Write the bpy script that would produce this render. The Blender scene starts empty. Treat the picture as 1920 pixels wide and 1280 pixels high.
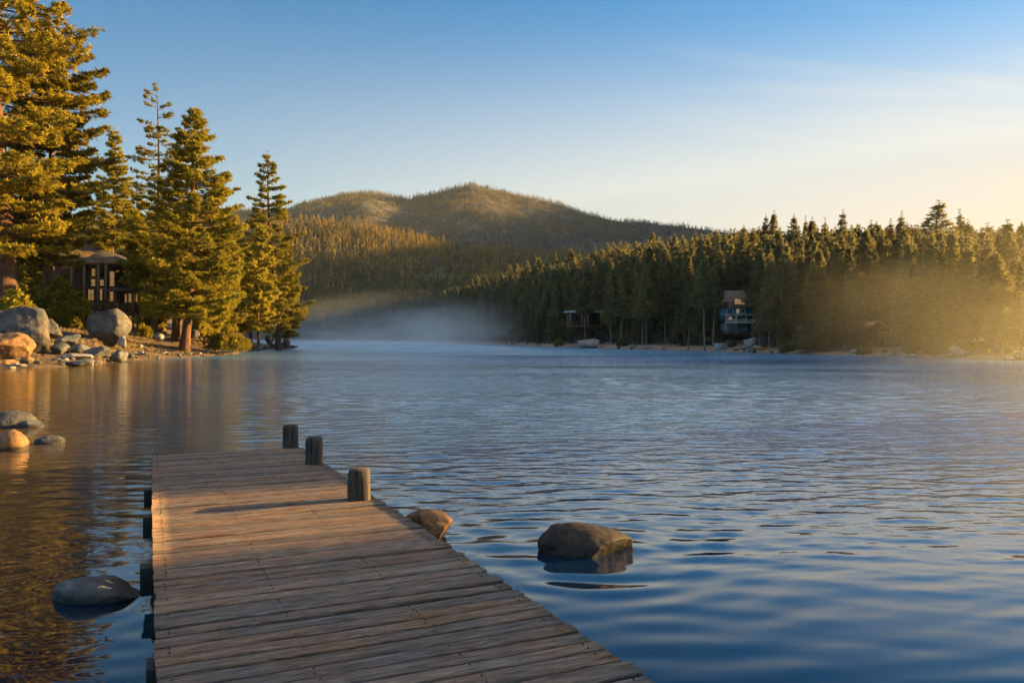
import bpy, math, random
import numpy as np
from mathutils import Vector, noise as mnoise
R = math.radians
# ------------------------------------------------------------------ camera, sky, sun
scene = bpy.context.scene
COL = scene.collection
CAMZ = 1.9; F = 1500.0; HOR = 632.0
cd = bpy.data.cameras.new('camera'); cam = bpy.data.objects.new('camera', cd); COL.objects.link(cam)
cd.sensor_width = 36.0; cd.lens = 36.0 * F / 1920.0
cd.clip_start = 0.05; cd.clip_end = 20000
cam.location = (0, 0, CAMZ)
cam.rotation_euler = (R(90) - math.atan((640 - HOR) / F), 0, 0)
scene.camera = cam
SUN_AZ, SUN_EL = 68.0, 12.0
world = bpy.data.worlds.new("World"); scene.world = world; world.use_nodes = True
wt = world.node_tree; wt.nodes.clear()
W = wt.nodes.new
sky = W('ShaderNodeTexSky'); sky.sky_type = 'NISHITA'; sky.sun_disc = False
sky.sun_elevation = R(SUN_EL); sky.sun_rotation = R(SUN_AZ)
sky.altitude = 1900; sky.air_density = 1.6; sky.dust_density = 1.0; sky.ozone_density = 3.0
bg = W('ShaderNodeBackground'); bg.inputs['Strength'].default_value = 0.05
wo = W('ShaderNodeOutputWorld')
# faint high cirrus: a thin streaky cloud layer seen by direction
tcw = W('ShaderNodeTexCoord'); sepw = W('ShaderNodeSeparateXYZ'); wt.links.new(tcw.outputs['Generated'], sepw.inputs[0])
mz = W('ShaderNodeMath'); mz.operation = 'ADD'; mz.inputs[1].default_value = 0.12; wt.links.new(sepw.outputs['Z'], mz.inputs[0])
dx = W('ShaderNodeMath'); dx.operation = 'DIVIDE'; wt.links.new(sepw.outputs['X'], dx.inputs[0]); wt.links.new(mz.outputs[0], dx.inputs[1])
dy = W('ShaderNodeMath'); dy.operation = 'DIVIDE'; wt.links.new(sepw.outputs['Y'], dy.inputs[0]); wt.links.new(mz.outputs[0], dy.inputs[1])
cb = W('ShaderNodeCombineXYZ'); wt.links.new(dx.outputs[0], cb.inputs[0]); wt.links.new(dy.outputs[0], cb.inputs[1])
mpw = W('ShaderNodeMapping'); mpw.inputs['Rotation'].default_value = (0, 0, R(-62)); mpw.inputs['Scale'].default_value = (0.7, 2.6, 1)
wt.links.new(cb.outputs[0], mpw.inputs[0])
nzw = W('ShaderNodeTexNoise'); nzw.inputs['Scale'].default_value = 1.1; nzw.inputs['Detail'].default_value = 5; nzw.inputs['Roughness'].default_value = 0.55
nzw.inputs['Distortion'].default_value = 0.4
wt.links.new(mpw.outputs[0], nzw.inputs['Vector'])
crw = W('ShaderNodeMapRange'); crw.inputs[1].default_value = 0.50; crw.inputs[2].default_value = 0.72; crw.inputs[3].default_value = 0; crw.inputs[4].default_value = 0.5
wt.links.new(nzw.outputs[0], crw.inputs[0])
hx = W('ShaderNodeMapRange'); hx.inputs[1].default_value = 0.12; hx.inputs[2].default_value = 0.5; hx.inputs[3].default_value = 0; hx.inputs[4].default_value = 1
wt.links.new(sepw.outputs['X'], hx.inputs[0])
czz = W('ShaderNodeMapRange'); czz.inputs[1].default_value = 0.33; czz.inputs[2].default_value = 0.42; czz.inputs[3].default_value = 1; czz.inputs[4].default_value = 0; wt.links.new(sepw.outputs['Z'], czz.inputs[0])
cmz = W('ShaderNodeMath'); cmz.operation = 'MULTIPLY'; wt.links.new(crw.outputs[0], cmz.inputs[0]); wt.links.new(czz.outputs[0], cmz.inputs[1])
cm = W('ShaderNodeMath'); cm.operation = 'MULTIPLY'; wt.links.new(cmz.outputs[0], cm.inputs[0]); wt.links.new(hx.outputs[0], cm.inputs[1])
mixw = W('ShaderNodeMixRGB'); mixw.blend_type = 'MIX'; mixw.inputs[2].default_value = (4.5, 4.2, 3.7, 1)
# deeper blue overhead, and the warm low dust on the sun's side of the horizon
hsw = W('ShaderNodeMixRGB'); hsw.blend_type = 'MULTIPLY'; hsw.inputs[0].default_value = 1; hsw.inputs[2].default_value = (0.18, 0.64, 0.90, 1); wt.links.new(sky.outputs[0], hsw.inputs[1])
sdn = W('ShaderNodeVectorMath'); sdn.operation = 'DOT_PRODUCT'; sdn.inputs[1].default_value = (math.sin(R(SUN_AZ)), math.cos(R(SUN_AZ)), 0.1)
wt.links.new(tcw.outputs['Generated'], sdn.inputs[0])
w1 = W('ShaderNodeMath'); w1.operation = 'ADD'; w1.inputs[1].default_value = 0.30; wt.links.new(sdn.outputs['Value'], w1.inputs[0])
w2 = W('ShaderNodeMapRange'); w2.interpolation_type = 'SMOOTHSTEP'; w2.inputs[1].default_value = 0.08; w2.inputs[2].default_value = 0.41; w2.inputs[3].default_value = 1.0; w2.inputs[4].default_value = 0.0; wt.links.new(sepw.outputs['Z'], w2.inputs[0])
w3 = W('ShaderNodeMath'); w3.operation = 'MULTIPLY'; w3.use_clamp = True; wt.links.new(w1.outputs[0], w3.inputs[0]); wt.links.new(w2.outputs[0], w3.inputs[1])
wmx = W('ShaderNodeMixRGB'); wmx.inputs[2].default_value = (5.1, 4.35, 3.25, 1); wt.links.new(w3.outputs[0], wmx.inputs[0]); wt.links.new(hsw.outputs[0], wmx.inputs[1])
wt.links.new(cm.outputs[0], mixw.inputs[0]); wt.links.new(wmx.outputs[0], mixw.inputs[1])
# bright veil added overhead, out of view, to raise the ambient light
ovh = W('ShaderNodeMapRange'); ovh.interpolation_type = 'SMOOTHSTEP'; ovh.inputs[1].default_value = 0.62; ovh.inputs[2].default_value = 0.86; ovh.inputs[3].default_value = 0; ovh.inputs[4].default_value = 0.65; wt.links.new(sepw.outputs['Z'], ovh.inputs[0])
mxo = W('ShaderNodeMixRGB'); mxo.inputs[2].default_value = (5.2, 4.6, 4.1, 1); wt.links.new(ovh.outputs[0], mxo.inputs[0]); wt.links.new(mixw.outputs[0], mxo.inputs[1])
wt.links.new(mxo.outputs[0], bg.inputs['Color']); wt.links.new(bg.outputs[0], wo.inputs['Surface'])
sl = bpy.data.lights.new('sun', 'SUN'); sl.energy = 5.0; sl.angle = R(0.5); sl.color = (1.0, 0.62, 0.19)
so = bpy.data.objects.new('sun', sl); COL.objects.link(so)
sd = Vector((math.sin(R(SUN_AZ)) * math.cos(R(SUN_EL)), math.cos(R(SUN_AZ)) * math.cos(R(SUN_EL)), math.sin(R(SUN_EL))))
so.rotation_euler = sd.to_track_quat('Z', 'Y').to_euler()
scene.view_settings.view_transform = 'Standard'; scene.view_settings.look = 'None'
scene.view_settings.gamma = 1; scene.view_settings.exposure = 2.15; scene.view_settings.use_curve_mapping = False
scene.render.engine = 'CYCLES'
cy = scene.cycles
cy.use_adaptive_sampling = True; cy.adaptive_threshold = 0.02
cy.max_bounces = 8; cy.diffuse_bounces = 2; cy.glossy_bounces = 3; cy.transmission_bounces = 2; cy.volume_bounces = 4; cy.transparent_max_bounces = 8
cy.use_denoising = True; cy.denoising_input_passes = 'RGB_ALBEDO_NORMAL'; cy.denoising_prefilter = 'ACCURATE'
try: cy.denoiser = 'OPENIMAGEDENOISE'
except Exception: pass
cy.volume_max_steps = 64; cy.volume_step_rate = 1.0
cy.caustics_reflective = False; cy.caustics_refractive = False; cy.sample_clamp_indirect = 4

# ------------------------------------------------------------------ helpers
def wpt(px, py, Y):                       # photo pixel at depth Y -> point of the place (used for surveying only)
    return ((px - 960) / F * Y, Y, CAMZ - (py - HOR) / F * Y)
def gnd(px, py, z=0.0):
    Y = (CAMZ - z) * F / (py - HOR); return ((px - 960) / F * Y, Y, z)
def link(o, parent=None):
    COL.objects.link(o)
    if parent is not None: o.parent = parent
    return o
def mesh_np(name, V, faces, mats, parent=None, smooth=False, loc=None, attrs=None, midx=None):
    """faces: (n,3)/(n,4) arrays or list of those"""
    if not isinstance(faces, list): faces = [faces]
    faces = [np.asarray(f, dtype=np.int32) for f in faces if len(f)]
    me = bpy.data.meshes.new(name)
    V = np.asarray(V, dtype=np.float32)
    me.vertices.add(len(V)); me.vertices.foreach_set('co', V.ravel())
    tot = np.concatenate([np.full(len(f), f.shape[1], dtype=np.int32) for f in faces])
    st = np.concatenate([[0], np.cumsum(tot)[:-1]]).astype(np.int32)
    li = np.concatenate([f.ravel() for f in faces]).astype(np.int32)
    me.loops.add(len(li)); me.loops.foreach_set('vertex_index', li)
    me.polygons.add(len(tot)); me.polygons.foreach_set('loop_start', st); me.polygons.foreach_set('loop_total', tot)
    if midx is not None: me.polygons.foreach_set('material_index', np.asarray(midx, dtype=np.int32))
    me.update(calc_edges=True)
    if smooth: me.polygons.foreach_set('use_smooth', np.ones(len(tot), dtype=bool))
    if not isinstance(mats, (list, tuple)): mats = [mats]
    for m in mats: me.materials.append(m)
    if attrs:
        for k, a in attrs.items():
            at = me.attributes.new(k, 'FLOAT', 'POINT'); at.data.foreach_set('value', np.asarray(a, dtype=np.float32))
    o = bpy.data.objects.new(name, me); link(o, parent)
    if loc is not None: o.location = loc
    return o
def empty(name, loc, label, cat, group=None, rz=0):
    o = bpy.data.objects.new(name, None); o.empty_display_size = 0.3; link(o); o.location = loc; o.rotation_euler = (0, 0, rz)
    tag(o, label, cat, group); return o
def tag(o, label=None, cat=None, group=None, kind=None):
    if label: o['label'] = label
    if cat: o['category'] = cat
    if group: o['group'] = group
    if kind: o['kind'] = kind
    return o
def copy_tree(root):
    r = root.copy(); COL.objects.link(r)
    for ch in list(root.children):
        c = ch.copy(); COL.objects.link(c); c.parent = r
    return r
class MB:
    """collects simple solids in one mesh"""
    def __init__(s): s.V = []; s.Q = []; s.T = []
    def n(s): return sum(len(v) for v in s.V)
    def box(s, c, size, rot=None):
        b = s.n(); c = np.array(c, float); h = np.array(size, float) / 2
        P = np.array([[-1,-1,-1],[1,-1,-1],[1,1,-1],[-1,1,-1],[-1,-1,1],[1,-1,1],[1,1,1],[-1,1,1]]) * h
        if rot is not None: P = P @ np.array(rot).T
        s.V.append(P + c)
        s.Q += [[b+i for i in f] for f in ((0,3,2,1),(4,5,6,7),(0,1,5,4),(1,2,6,5),(2,3,7,6),(3,0,4,7))]
        return s
    def bar(s, a, b_, w, h=None):
        a = np.array(a, float); b_ = np.array(b_, float); d = b_ - a; L = np.linalg.norm(d); d /= L
        up = np.array([0, 0, 1.]) if abs(d[2]) < .95 else np.array([1., 0, 0])
        x = np.cross(up, d); x /= np.linalg.norm(x); y = np.cross(d, x)
        return s.box((a + b_) / 2, (w, h or w, L), np.stack([x, y, d], 1))
    def poly(s, pts, faces):
        b = s.n(); s.V.append(np.array(pts, float))
        for f in faces: (s.Q if len(f) == 4 else s.T).append([b+i for i in f])
        return s
    def tube(s, path, rad, n=8):
        path = np.array(path, float); b = s.n(); m = len(path); rad = np.broadcast_to(np.array(rad, float), (m,))
        t = np.gradient(path, axis=0); t /= np.linalg.norm(t, axis=1)[:, None] + 1e-9
        up = np.where(np.abs(t[:, 2:3]) > .9, np.array([[1., 0, 0]]), np.array([[0, 0, 1.]]))
        x = np.cross(up, t); x /= np.linalg.norm(x, axis=1)[:, None]; y = np.cross(t, x)
        a = np.arange(n) / n * 2 * np.pi
        s.V.append((path[:, None] + rad[:, None, None] * (np.cos(a)[None, :, None] * x[:, None] + np.sin(a)[None, :, None] * y[:, None])).reshape(-1, 3))
        for i in range(m - 1):
            for j in range(n):
                k = (j + 1) % n; s.Q.append([b+i*n+j, b+i*n+k, b+(i+1)*n+k, b+(i+1)*n+j])
        return s
    def build(s, name, mat, parent=None, smooth=False, attrs=None, loc=None):
        fs = []
        if s.Q: fs.append(np.array(s.Q))
        if s.T: fs.append(np.array(s.T))
        return mesh_np(name, np.concatenate(s.V), fs, mat, parent, smooth, attrs=attrs, loc=loc)
def bevel(o, w=0.01, seg=2):
    m = o.modifiers.new('bevel', 'BEVEL'); m.width = w; m.segments = seg; m.limit_method = 'ANGLE'; return o

# ------------------------------------------------------------------ materials
def new_mat(name):
    m = bpy.data.materials.new(name); m.use_nodes = True; nt = m.node_tree
    p = nt.nodes['Principled BSDF']; return m, nt, p
def N(nt, t, **kw):
    n = nt.nodes.new('ShaderNode' + t)
    for k, v in kw.items():
        if k in n.inputs.keys(): n.inputs[k].default_value = v
        else: setattr(n, k, v)
    return n
def ramp(nt, src, stops):
    r = nt.nodes.new('ShaderNodeValToRGB'); e = r.color_ramp.elements
    while len(e) < len(stops): e.new(0.5)
    for i, (p, c) in enumerate(stops): e[i].position = p; e[i].color = (*c, 1)
    nt.links.new(src, r.inputs[0]); return r
def noise_tex(nt, vec, scale, detail=4, rough=0.55, dist=0.0):
    n = N(nt, 'TexNoise', Scale=scale, Detail=detail, Roughness=rough, Distortion=dist)
    if vec is not None: nt.links.new(vec, n.inputs['Vector'])
    return n
def simple(name, col, rough=0.7, var=0.25, scale=3.0, bump=0.0, metal=0.0, coord='Object'):
    m, nt, p = new_mat(name); tc = N(nt, 'TexCoord')
    n = noise_tex(nt, tc.outputs[coord], scale, 5)
    c0 = tuple(c * (1 - var) for c in col); c1 = tuple(min(1, c * (1 + var)) for c in col)
    r = ramp(nt, n.outputs[0], [(0.3, c0), (0.7, c1)]); nt.links.new(r.outputs[0], p.inputs['Base Color'])
    p.inputs['Roughness'].default_value = rough; p.inputs['Metallic'].default_value = metal
    if bump:
        b = N(nt, 'Bump', Strength=1.0, Distance=bump); nt.links.new(n.outputs[0], b.inputs['Height']); nt.links.new(b.outputs[0], p.inputs['Normal'])
    return m
def foliage(name, dark, light, scale=0.35, trans=0.25, warm=None):
    m, nt, p = new_mat(name); tc = N(nt, 'TexCoord'); oi = N(nt, 'ObjectInfo')
    n = noise_tex(nt, tc.outputs['Object'], scale, 3, 0.7)
    n2 = noise_tex(nt, tc.outputs['Object'], scale * 9, 2, 0.6)
    ad = N(nt, 'Math', operation='ADD'); nt.links.new(n.outputs[0], ad.inputs[0]); nt.links.new(n2.outputs[0], ad.inputs[1])
    ml = N(nt, 'Math', operation='MULTIPLY'); ml.inputs[1].default_value = 0.5; nt.links.new(ad.outputs[0], ml.inputs[0])
    st = [(0.38, dark), (0.6, light)]
    if warm: st.append((0.7, warm))
    r = ramp(nt, ml.outputs[0], st)
    hs = N(nt, 'HueSaturation'); nt.links.new(r.outputs[0], hs.inputs['Color'])
    mr = N(nt, 'MapRange'); mr.inputs[3].default_value = 0.7; mr.inputs[4].default_value = 1.35
    nt.links.new(oi.outputs['Random'], mr.inputs[0]); nt.links.new(mr.outputs[0], hs.inputs['Value'])
    nt.links.new(hs.outputs[0], p.inputs['Base Color']); p.inputs['Roughness'].default_value = 0.65
    p.inputs['Specular IOR Level'].default_value = 0.25
    tr = N(nt, 'BsdfTranslucent'); nt.links.new(hs.outputs[0], tr.inputs['Color'])
    mx = N(nt, 'MixShader', Fac=trans); out = nt.nodes['Material Output']
    nt.links.new(p.outputs[0], mx.inputs[1]); nt.links.new(tr.outputs[0], mx.inputs[2]); nt.links.new(mx.outputs[0], out.inputs['Surface'])
    return m
M = {}
M['needles'] = foliage('pine_needles', (0.14, 0.125, 0.012), (0.42, 0.34, 0.03), 0.4, 0.4)
M['needles_warm'] = foliage('pine_needles_golden', (0.15, 0.125, 0.012), (0.44, 0.34, 0.03), 0.4, 0.4, (0.48, 0.24, 0.03))
M['needles_far'] = foliage('pine_needles_forest', (0.10, 0.105, 0.06), (0.26, 0.21, 0.07), 0.5, 0.5)
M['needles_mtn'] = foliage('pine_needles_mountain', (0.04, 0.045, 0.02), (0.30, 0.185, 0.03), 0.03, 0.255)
def bark(name, c0, c1):
    m, nt, p = new_mat(name); tc = N(nt, 'TexCoord'); mp = N(nt, 'Mapping'); mp.inputs['Scale'].default_value = (3, 3, 0.6)
    nt.links.new(tc.outputs['Object'], mp.inputs[0]); n = noise_tex(nt, mp.outputs[0], 2.2, 6, 0.7, 0.6)
    r = ramp(nt, n.outputs[0], [(0.35, c0), (0.62, c1)]); nt.links.new(r.outputs[0], p.inputs['Base Color'])
    p.inputs['Roughness'].default_value = 0.85
    b = N(nt, 'Bump', Strength=1, Distance=0.12); nt.links.new(n.outputs[0], b.inputs['Height']); nt.links.new(b.outputs[0], p.inputs['Normal'])
    return m
M['bark'] = bark('pine_bark', (0.04, 0.02, 0.012), (0.19, 0.085, 0.04))
M['bark_grey'] = bark('weathered_bark', (0.10, 0.08, 0.065), (0.28, 0.22, 0.17))

def rockmat(name, dark, light, stain=(0.25, 0.16, 0.09), sc=1.0, wet=True, stain_amt=0.5):
    m, nt, p = new_mat(name); tc = N(nt, 'TexCoord'); ge = N(nt, 'NewGeometry'); v = tc.outputs['Object']
    n1 = noise_tex(nt, v, 1.3 * sc, 6, 0.65, 0.3); n2 = noise_tex(nt, v, 16 * sc, 5, 0.75); n3 = noise_tex(nt, v, 2.4 * sc, 4, 0.6, 1.2)
    r = ramp(nt, n1.outputs[0], [(0.36, dark), (0.62, light)])
    g = ramp(nt, n2.outputs[0], [(0.34, (0.45, 0.45, 0.45)), (0.62, (1.15, 1.12, 1.08))])
    mu = N(nt, 'MixRGB', blend_type='MULTIPLY', Fac=1.0); nt.links.new(r.outputs[0], mu.inputs[1]); nt.links.new(g.outputs[0], mu.inputs[2])
    wv = N(nt, 'MixRGB', blend_type='ADD', Fac=0.35 / sc); nt.links.new(v, wv.inputs[1]); nt.links.new(n3.outputs['Color'], wv.inputs[2])
    vr = N(nt, 'TexVoronoi', feature='DISTANCE_TO_EDGE', Scale=0.55 * sc); nt.links.new(wv.outputs[0], vr.inputs['Vector'])
    ck = ramp(nt, vr.outputs['Distance'], [(0.0, (.22, .2, .18)), (.022, (1, 1, 1))])
    mck = N(nt, 'MixRGB', blend_type='MULTIPLY', Fac=0.8); nt.links.new(mu.outputs[0], mck.inputs[1]); nt.links.new(ck.outputs[0], mck.inputs[2]); mu = mck
    sf = ramp(nt, n3.outputs[0], [(0.5, (0, 0, 0)), (0.66, (stain_amt,) * 3)])
    ms = N(nt, 'MixRGB', Color2=(*stain, 1)); nt.links.new(sf.outputs[0], ms.inputs[0]); nt.links.new(mu.outputs[0], ms.inputs[1])
    last = ms
    if wet:     # the band just above the water stays wet
        sp = N(nt, 'SeparateXYZ'); nt.links.new(ge.outputs['Position'], sp.inputs[0])
        mr = N(nt, 'MapRange'); mr.inputs[1].default_value = 0.05; mr.inputs[2].default_value = 0.10; mr.inputs[3].default_value = 1; mr.inputs[4].default_value = 0
        ad = N(nt, 'Math', operation='MULTIPLY_ADD'); ad.inputs[1].default_value = 0.09; nt.links.new(n1.outputs[0], ad.inputs[0])
        sb = N(nt, 'Math', operation='SUBTRACT'); sb.inputs[1].default_value = 0.045; nt.links.new(sp.outputs[2], sb.inputs[0])
        nt.links.new(sb.outputs[0], ad.inputs[2])
        nt.links.new(ad.outputs[0], mr.inputs[0])
        mw = N(nt, 'MixRGB', Color2=(0.018, 0.016, 0.014, 1)); mm = N(nt, 'Math', operation='MULTIPLY'); mm.inputs[1].default_value = 0.85
        nt.links.new(mr.outputs[0], mm.inputs[0]); nt.links.new(mm.outputs[0], mw.inputs[0]); nt.links.new(last.outputs[0], mw.inputs[1]); last = mw
    nt.links.new(last.outputs[0], p.inputs['Base Color']); p.inputs['Roughness'].default_value = 0.75
    ad2 = N(nt, 'Math', operation='MULTIPLY_ADD'); ad2.inputs[1].default_value = 0.3; nt.links.new(n2.outputs[0], ad2.inputs[0]); nt.links.new(n1.outputs[0], ad2.inputs[2])
    b = N(nt, 'Bump', Strength=0.8, Distance=0.06 / sc); nt.links.new(ad2.outputs[0], b.inputs['Height']); nt.links.new(b.outputs[0], p.inputs['Normal'])
    return m
M['rock_near'] = rockmat('lake_rock', (0.016, 0.012, 0.010), (0.055, 0.038, 0.03), (0.10, 0.038, 0.014), 3.2)
M['rock_warm'] = rockmat('rusty_rock', (0.13, 0.06, 0.025), (0.36, 0.20, 0.08), (0.40, 0.18, 0.04), 3.0)
M['rock_big'] = rockmat('granite_boulder', (0.035, 0.037, 0.04), (0.15, 0.14, 0.13), (0.13, 0.08, 0.045), 0.35)
M['rock_low'] = rockmat('shore_rock', (0.05, 0.057, 0.065), (0.15, 0.155, 0.165), (0.25, 0.2, 0.15), 0.6)
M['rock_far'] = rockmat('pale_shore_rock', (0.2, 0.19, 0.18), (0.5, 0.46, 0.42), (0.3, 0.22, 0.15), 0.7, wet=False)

# ------------------------------------------------------------------ water
def water_mat():
    m, nt, p = new_mat('lake_water'); L = nt.links.new
    ge = N(nt, 'NewGeometry'); pos = ge.outputs['Position']
    ln = N(nt, 'VectorMath', operation='LENGTH'); L(pos, ln.inputs[0]); dist = ln.outputs['Value']
    def mrange(src, a, b, c, d):
        r = N(nt, 'MapRange'); r.inputs[1].default_value = a; r.inputs[2].default_value = b; r.inputs[3].default_value = c; r.inputs[4].default_value = d; L(src, r.inputs[0]); return r.outputs[0]
    def mul(a, b):
        n = N(nt, 'Math', operation='MULTIPLY')
        for i, s in enumerate((a, b)):
            if isinstance(s, (int, float)): n.inputs[i].default_value = s
            else: L(s, n.inputs[i])
        return n.outputs[0]
    def add(a, b):
        n = N(nt, 'Math', operation='ADD'); L(a, n.inputs[0]); L(b, n.inputs[1]); return n.outputs[0]
    def layer(scale, sx, sy, rot, amp, detail=2, rough=0.5, dist_=0.3):
        mp = N(nt, 'Mapping'); mp.inputs['Scale'].default_value = (sx, sy, 1); mp.inputs['Rotation'].default_value = (0, 0, R(rot)); L(pos, mp.inputs[0])
        n = noise_tex(nt, mp.outputs[0], scale, detail, rough, dist_); return mul(n.outputs[0], amp)
    patches = layer(0.09, 0.5, 1.0, 12, 1.0, 3)                       # wind lanes
    pm = mrange(patches, 0.38, 0.62, 0.55, 1.25)
    swell = layer(0.95, 0.20, 1.0, -5, 0.05, 1, 0.4, 0.3)              # long gentle undulation
    chop = layer(3.4, 0.30, 1.0, 4, 0.065, 2, 0.5, 0.35)
    fine = layer(12.0, 0.40, 1.0, -8, 0.014, 2, 0.5, 0.3)
    near = mrange(dist, 4.5, 13.0, 0.08, 1.0)
    near2 = mrange(dist, 6.5, 16.0, 0.0, 1.0)
    sp = N(nt, 'SeparateXYZ'); L(pos, sp.inputs[0])
    lee = mrange(add(sp.outputs[0], mul(sp.outputs[1], 0.30)), -3.0, 3.0, 0.40, 1.0)      # calmer in the lee of the left bank
    far_ = mrange(dist, 45, 68, 0.0, 1.0); h = mul(add(swell, mul(chop, pm)), far_); h = mul(add(h, mul(mul(fine, near2), pm)), lee)
    b = N(nt, 'Bump', Strength=1.0, Distance=1.0); L(h, b.inputs['Height']); L(b.outputs[0], p.inputs['Normal'])
    # body colour: deep blue, amber at the left painted in for the pines' golden reflection
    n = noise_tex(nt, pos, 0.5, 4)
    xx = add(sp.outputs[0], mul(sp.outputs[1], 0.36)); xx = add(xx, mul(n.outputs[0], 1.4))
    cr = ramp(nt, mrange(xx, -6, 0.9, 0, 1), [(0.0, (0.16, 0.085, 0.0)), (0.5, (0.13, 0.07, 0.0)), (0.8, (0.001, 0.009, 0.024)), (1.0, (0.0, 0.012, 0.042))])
    far = N(nt, 'MixRGB', Color2=(0.07, 0.175, 0.42, 1)); L(mul(mrange(dist, 6, 30, 0, 1), mrange(xx, -6, 6, 0, 1)), far.inputs[0]); L(cr.outputs[0], far.inputs[1])  # paler blues with distance stand in for reflected sky, painted into the colour
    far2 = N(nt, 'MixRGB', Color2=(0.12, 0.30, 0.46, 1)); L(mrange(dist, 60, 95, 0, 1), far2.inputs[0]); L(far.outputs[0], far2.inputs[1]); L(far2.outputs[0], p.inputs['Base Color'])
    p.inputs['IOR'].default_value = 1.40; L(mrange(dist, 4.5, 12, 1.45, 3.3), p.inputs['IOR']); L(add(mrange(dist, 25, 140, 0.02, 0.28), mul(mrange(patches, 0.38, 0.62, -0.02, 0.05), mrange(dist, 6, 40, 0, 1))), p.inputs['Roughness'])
    return m
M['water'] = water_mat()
def water_mesh():
    """one sheet to the horizon; real ripples within 70 m of the dock (many small waves running towards it)"""
    A_ = np.radians(np.concatenate([np.linspace(-180, -48, 45)[:-1], np.linspace(-48, 46, 860), np.linspace(46, 180, 45)[1:-1]]))
    r_ = np.concatenate([[0.02, .5, 1, 1.6, 2.2], np.geomspace(2.6, 70, 1000), np.geomspace(75, 9000, 50)])
    a, r = np.meshgrid(A_, r_, indexing='ij'); x = np.sin(a) * r; y = np.cos(a) * r
    g_ = np.random.default_rng(77); z = np.zeros_like(x)
    def sm(v, lo, hi): t = np.clip((v - lo) / (hi - lo), 0, 1); return t * t * (3 - 2 * t)
    wind = .72 + .5 * fbm(x / 9 + 3, y / 4.5, 3, 71); lee = .36 + .64 * sm(x + .30 * y, -5, 3)
    edge = (1 - sm(r, 50, 69)) * sm(np.degrees(a), -48, -45) * (1 - sm(np.degrees(a), 43, 46))
    lam = np.geomspace(.11, 1.9, 84); n = len(lam); xs = x + .12 * fbm(x / 2.3, y / 2.3, 2, 80); ys = y + .12 * fbm(x / 2.6 + 9, y / 2.1, 2, 81)
    for L_ in lam:
        k = 2 * np.pi / L_;  spread = R(7) + R(17) * min(1, .35 / L_) ** .5; th = R(-4) + g_.normal(0, spread); ph = g_.uniform(0, 6.283)
        sl = WAVE_SLOPE * math.sqrt(2 / n) * (1.0 if L_ < .6 else (.5 if L_ < .9 else .14))
        near = sm(r, 5.0, 11) if L_ < .2 else ((.12 + .88 * sm(r, 5, 11)) if L_ < .3 else (.55 + .45 * sm(r, 4, 10)))
        res = np.clip((L_ / (r * .0033 + .002) - 3) / 3, 0, 1)          # leave out what the mesh cannot carry
        z += sl / k * near * res * np.sin(k * (xs * math.sin(th) + ys * math.cos(th)) + ph)
    z = z * wind * lee * edge * (1 + .7 * sm(r, 18, 40))
    for (cx, cy_, k, amp, ext) in ((gnd(1100, 1040)[0], gnd(1100, 1040)[1], 15.0, .0030, 3.6), (gnd(165, 1130)[0], gnd(165, 1130)[1], 22.0, .0012, 1.8)):
        d = np.hypot(x - cx, y - cy_); z += amp * np.sin(k * d + 1.5 * fbm(x, y, 2, 90)) * np.clip(1 - (d - .3) / ext, 0, 1) ** 1.5
    na_, nr_ = x.shape; i = np.arange(na_ * nr_).reshape(na_, nr_)
    q = np.stack([i[:-1, :-1], i[:-1, 1:], i[1:, 1:], i[1:, :-1]], -1).reshape(-1, 4)
    return np.stack([x, y, z], -1).reshape(-1, 3), q
WAVE_SLOPE = 0.122

# ------------------------------------------------------------------ terrain behind the lake
rng = np.random.default_rng(7)
def I(x, xs, ys): return np.interp(x, xs, ys)
def vnoise(x, y, seed=0):
    """cheap value noise in numpy, range -1..1"""
    xi = np.floor(x).astype(np.int64); yi = np.floor(y).astype(np.int64); fx = x - xi; fy = y - yi
    fx = fx * fx * (3 - 2 * fx); fy = fy * fy * (3 - 2 * fy)
    def h(a, b):
        n = (a * 374761393 + b * 668265263 + seed * 1442695041) & 0xffffffff
        n = ((n ^ (n >> 13)) * 1274126177) & 0xffffffff
        return ((n ^ (n >> 16)) & 0xffff) / 32767.5 - 1
    return (h(xi, yi) * (1 - fx) + h(xi + 1, yi) * fx) * (1 - fy) + (h(xi, yi + 1) * (1 - fx) + h(xi + 1, yi + 1) * fx) * fy
def fbm(x, y, oct=4, seed=0):
    s = 0; a = 1; t = 0
    for i in range(oct):
        s = s + a * vnoise(x * 2 ** i, y * 2 ** i, seed + i); t += a; a *= 0.5
    return s / t
KX  = [-600, 300, 550, 700, 800, 960, 1000, 1160, 1250, 1420, 1500, 1700, 1920]
KD0 = [430, 470, 518, 380, 317, 190, 168, 130, 119, 98, 89, 76, 65]
def shore_r(th, px):
    a = np.degrees(th)
    inside = I(px, KX, KD0) / np.cos(np.minimum(th, R(50)))
    outside = I(a, [32.6, 40, 45, 52, 60, 66, 80], [77, 72, 64, 46, 34, 30, 27])
    return np.where(a < 32.6, inside, outside)
KXC = [-600, 540, 560, 600, 650, 690, 720, 770, 800, 850, 885, 925, 1000, 1050, 1100, 1150, 1200, 1280, 1340, 1450, 1600, 1920]
KYM = [412, 400, 392, 382, 368, 364, 369, 378, 373, 359, 349, 357, 375, 387, 404, 414, 417, 424, 434, 444, 470, 480]   # mountain skyline
wv_, wq_ = water_mesh(); o = mesh_np('water', wv_, wq_, M['water'], smooth=True); tag(o, kind='structure')
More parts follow.
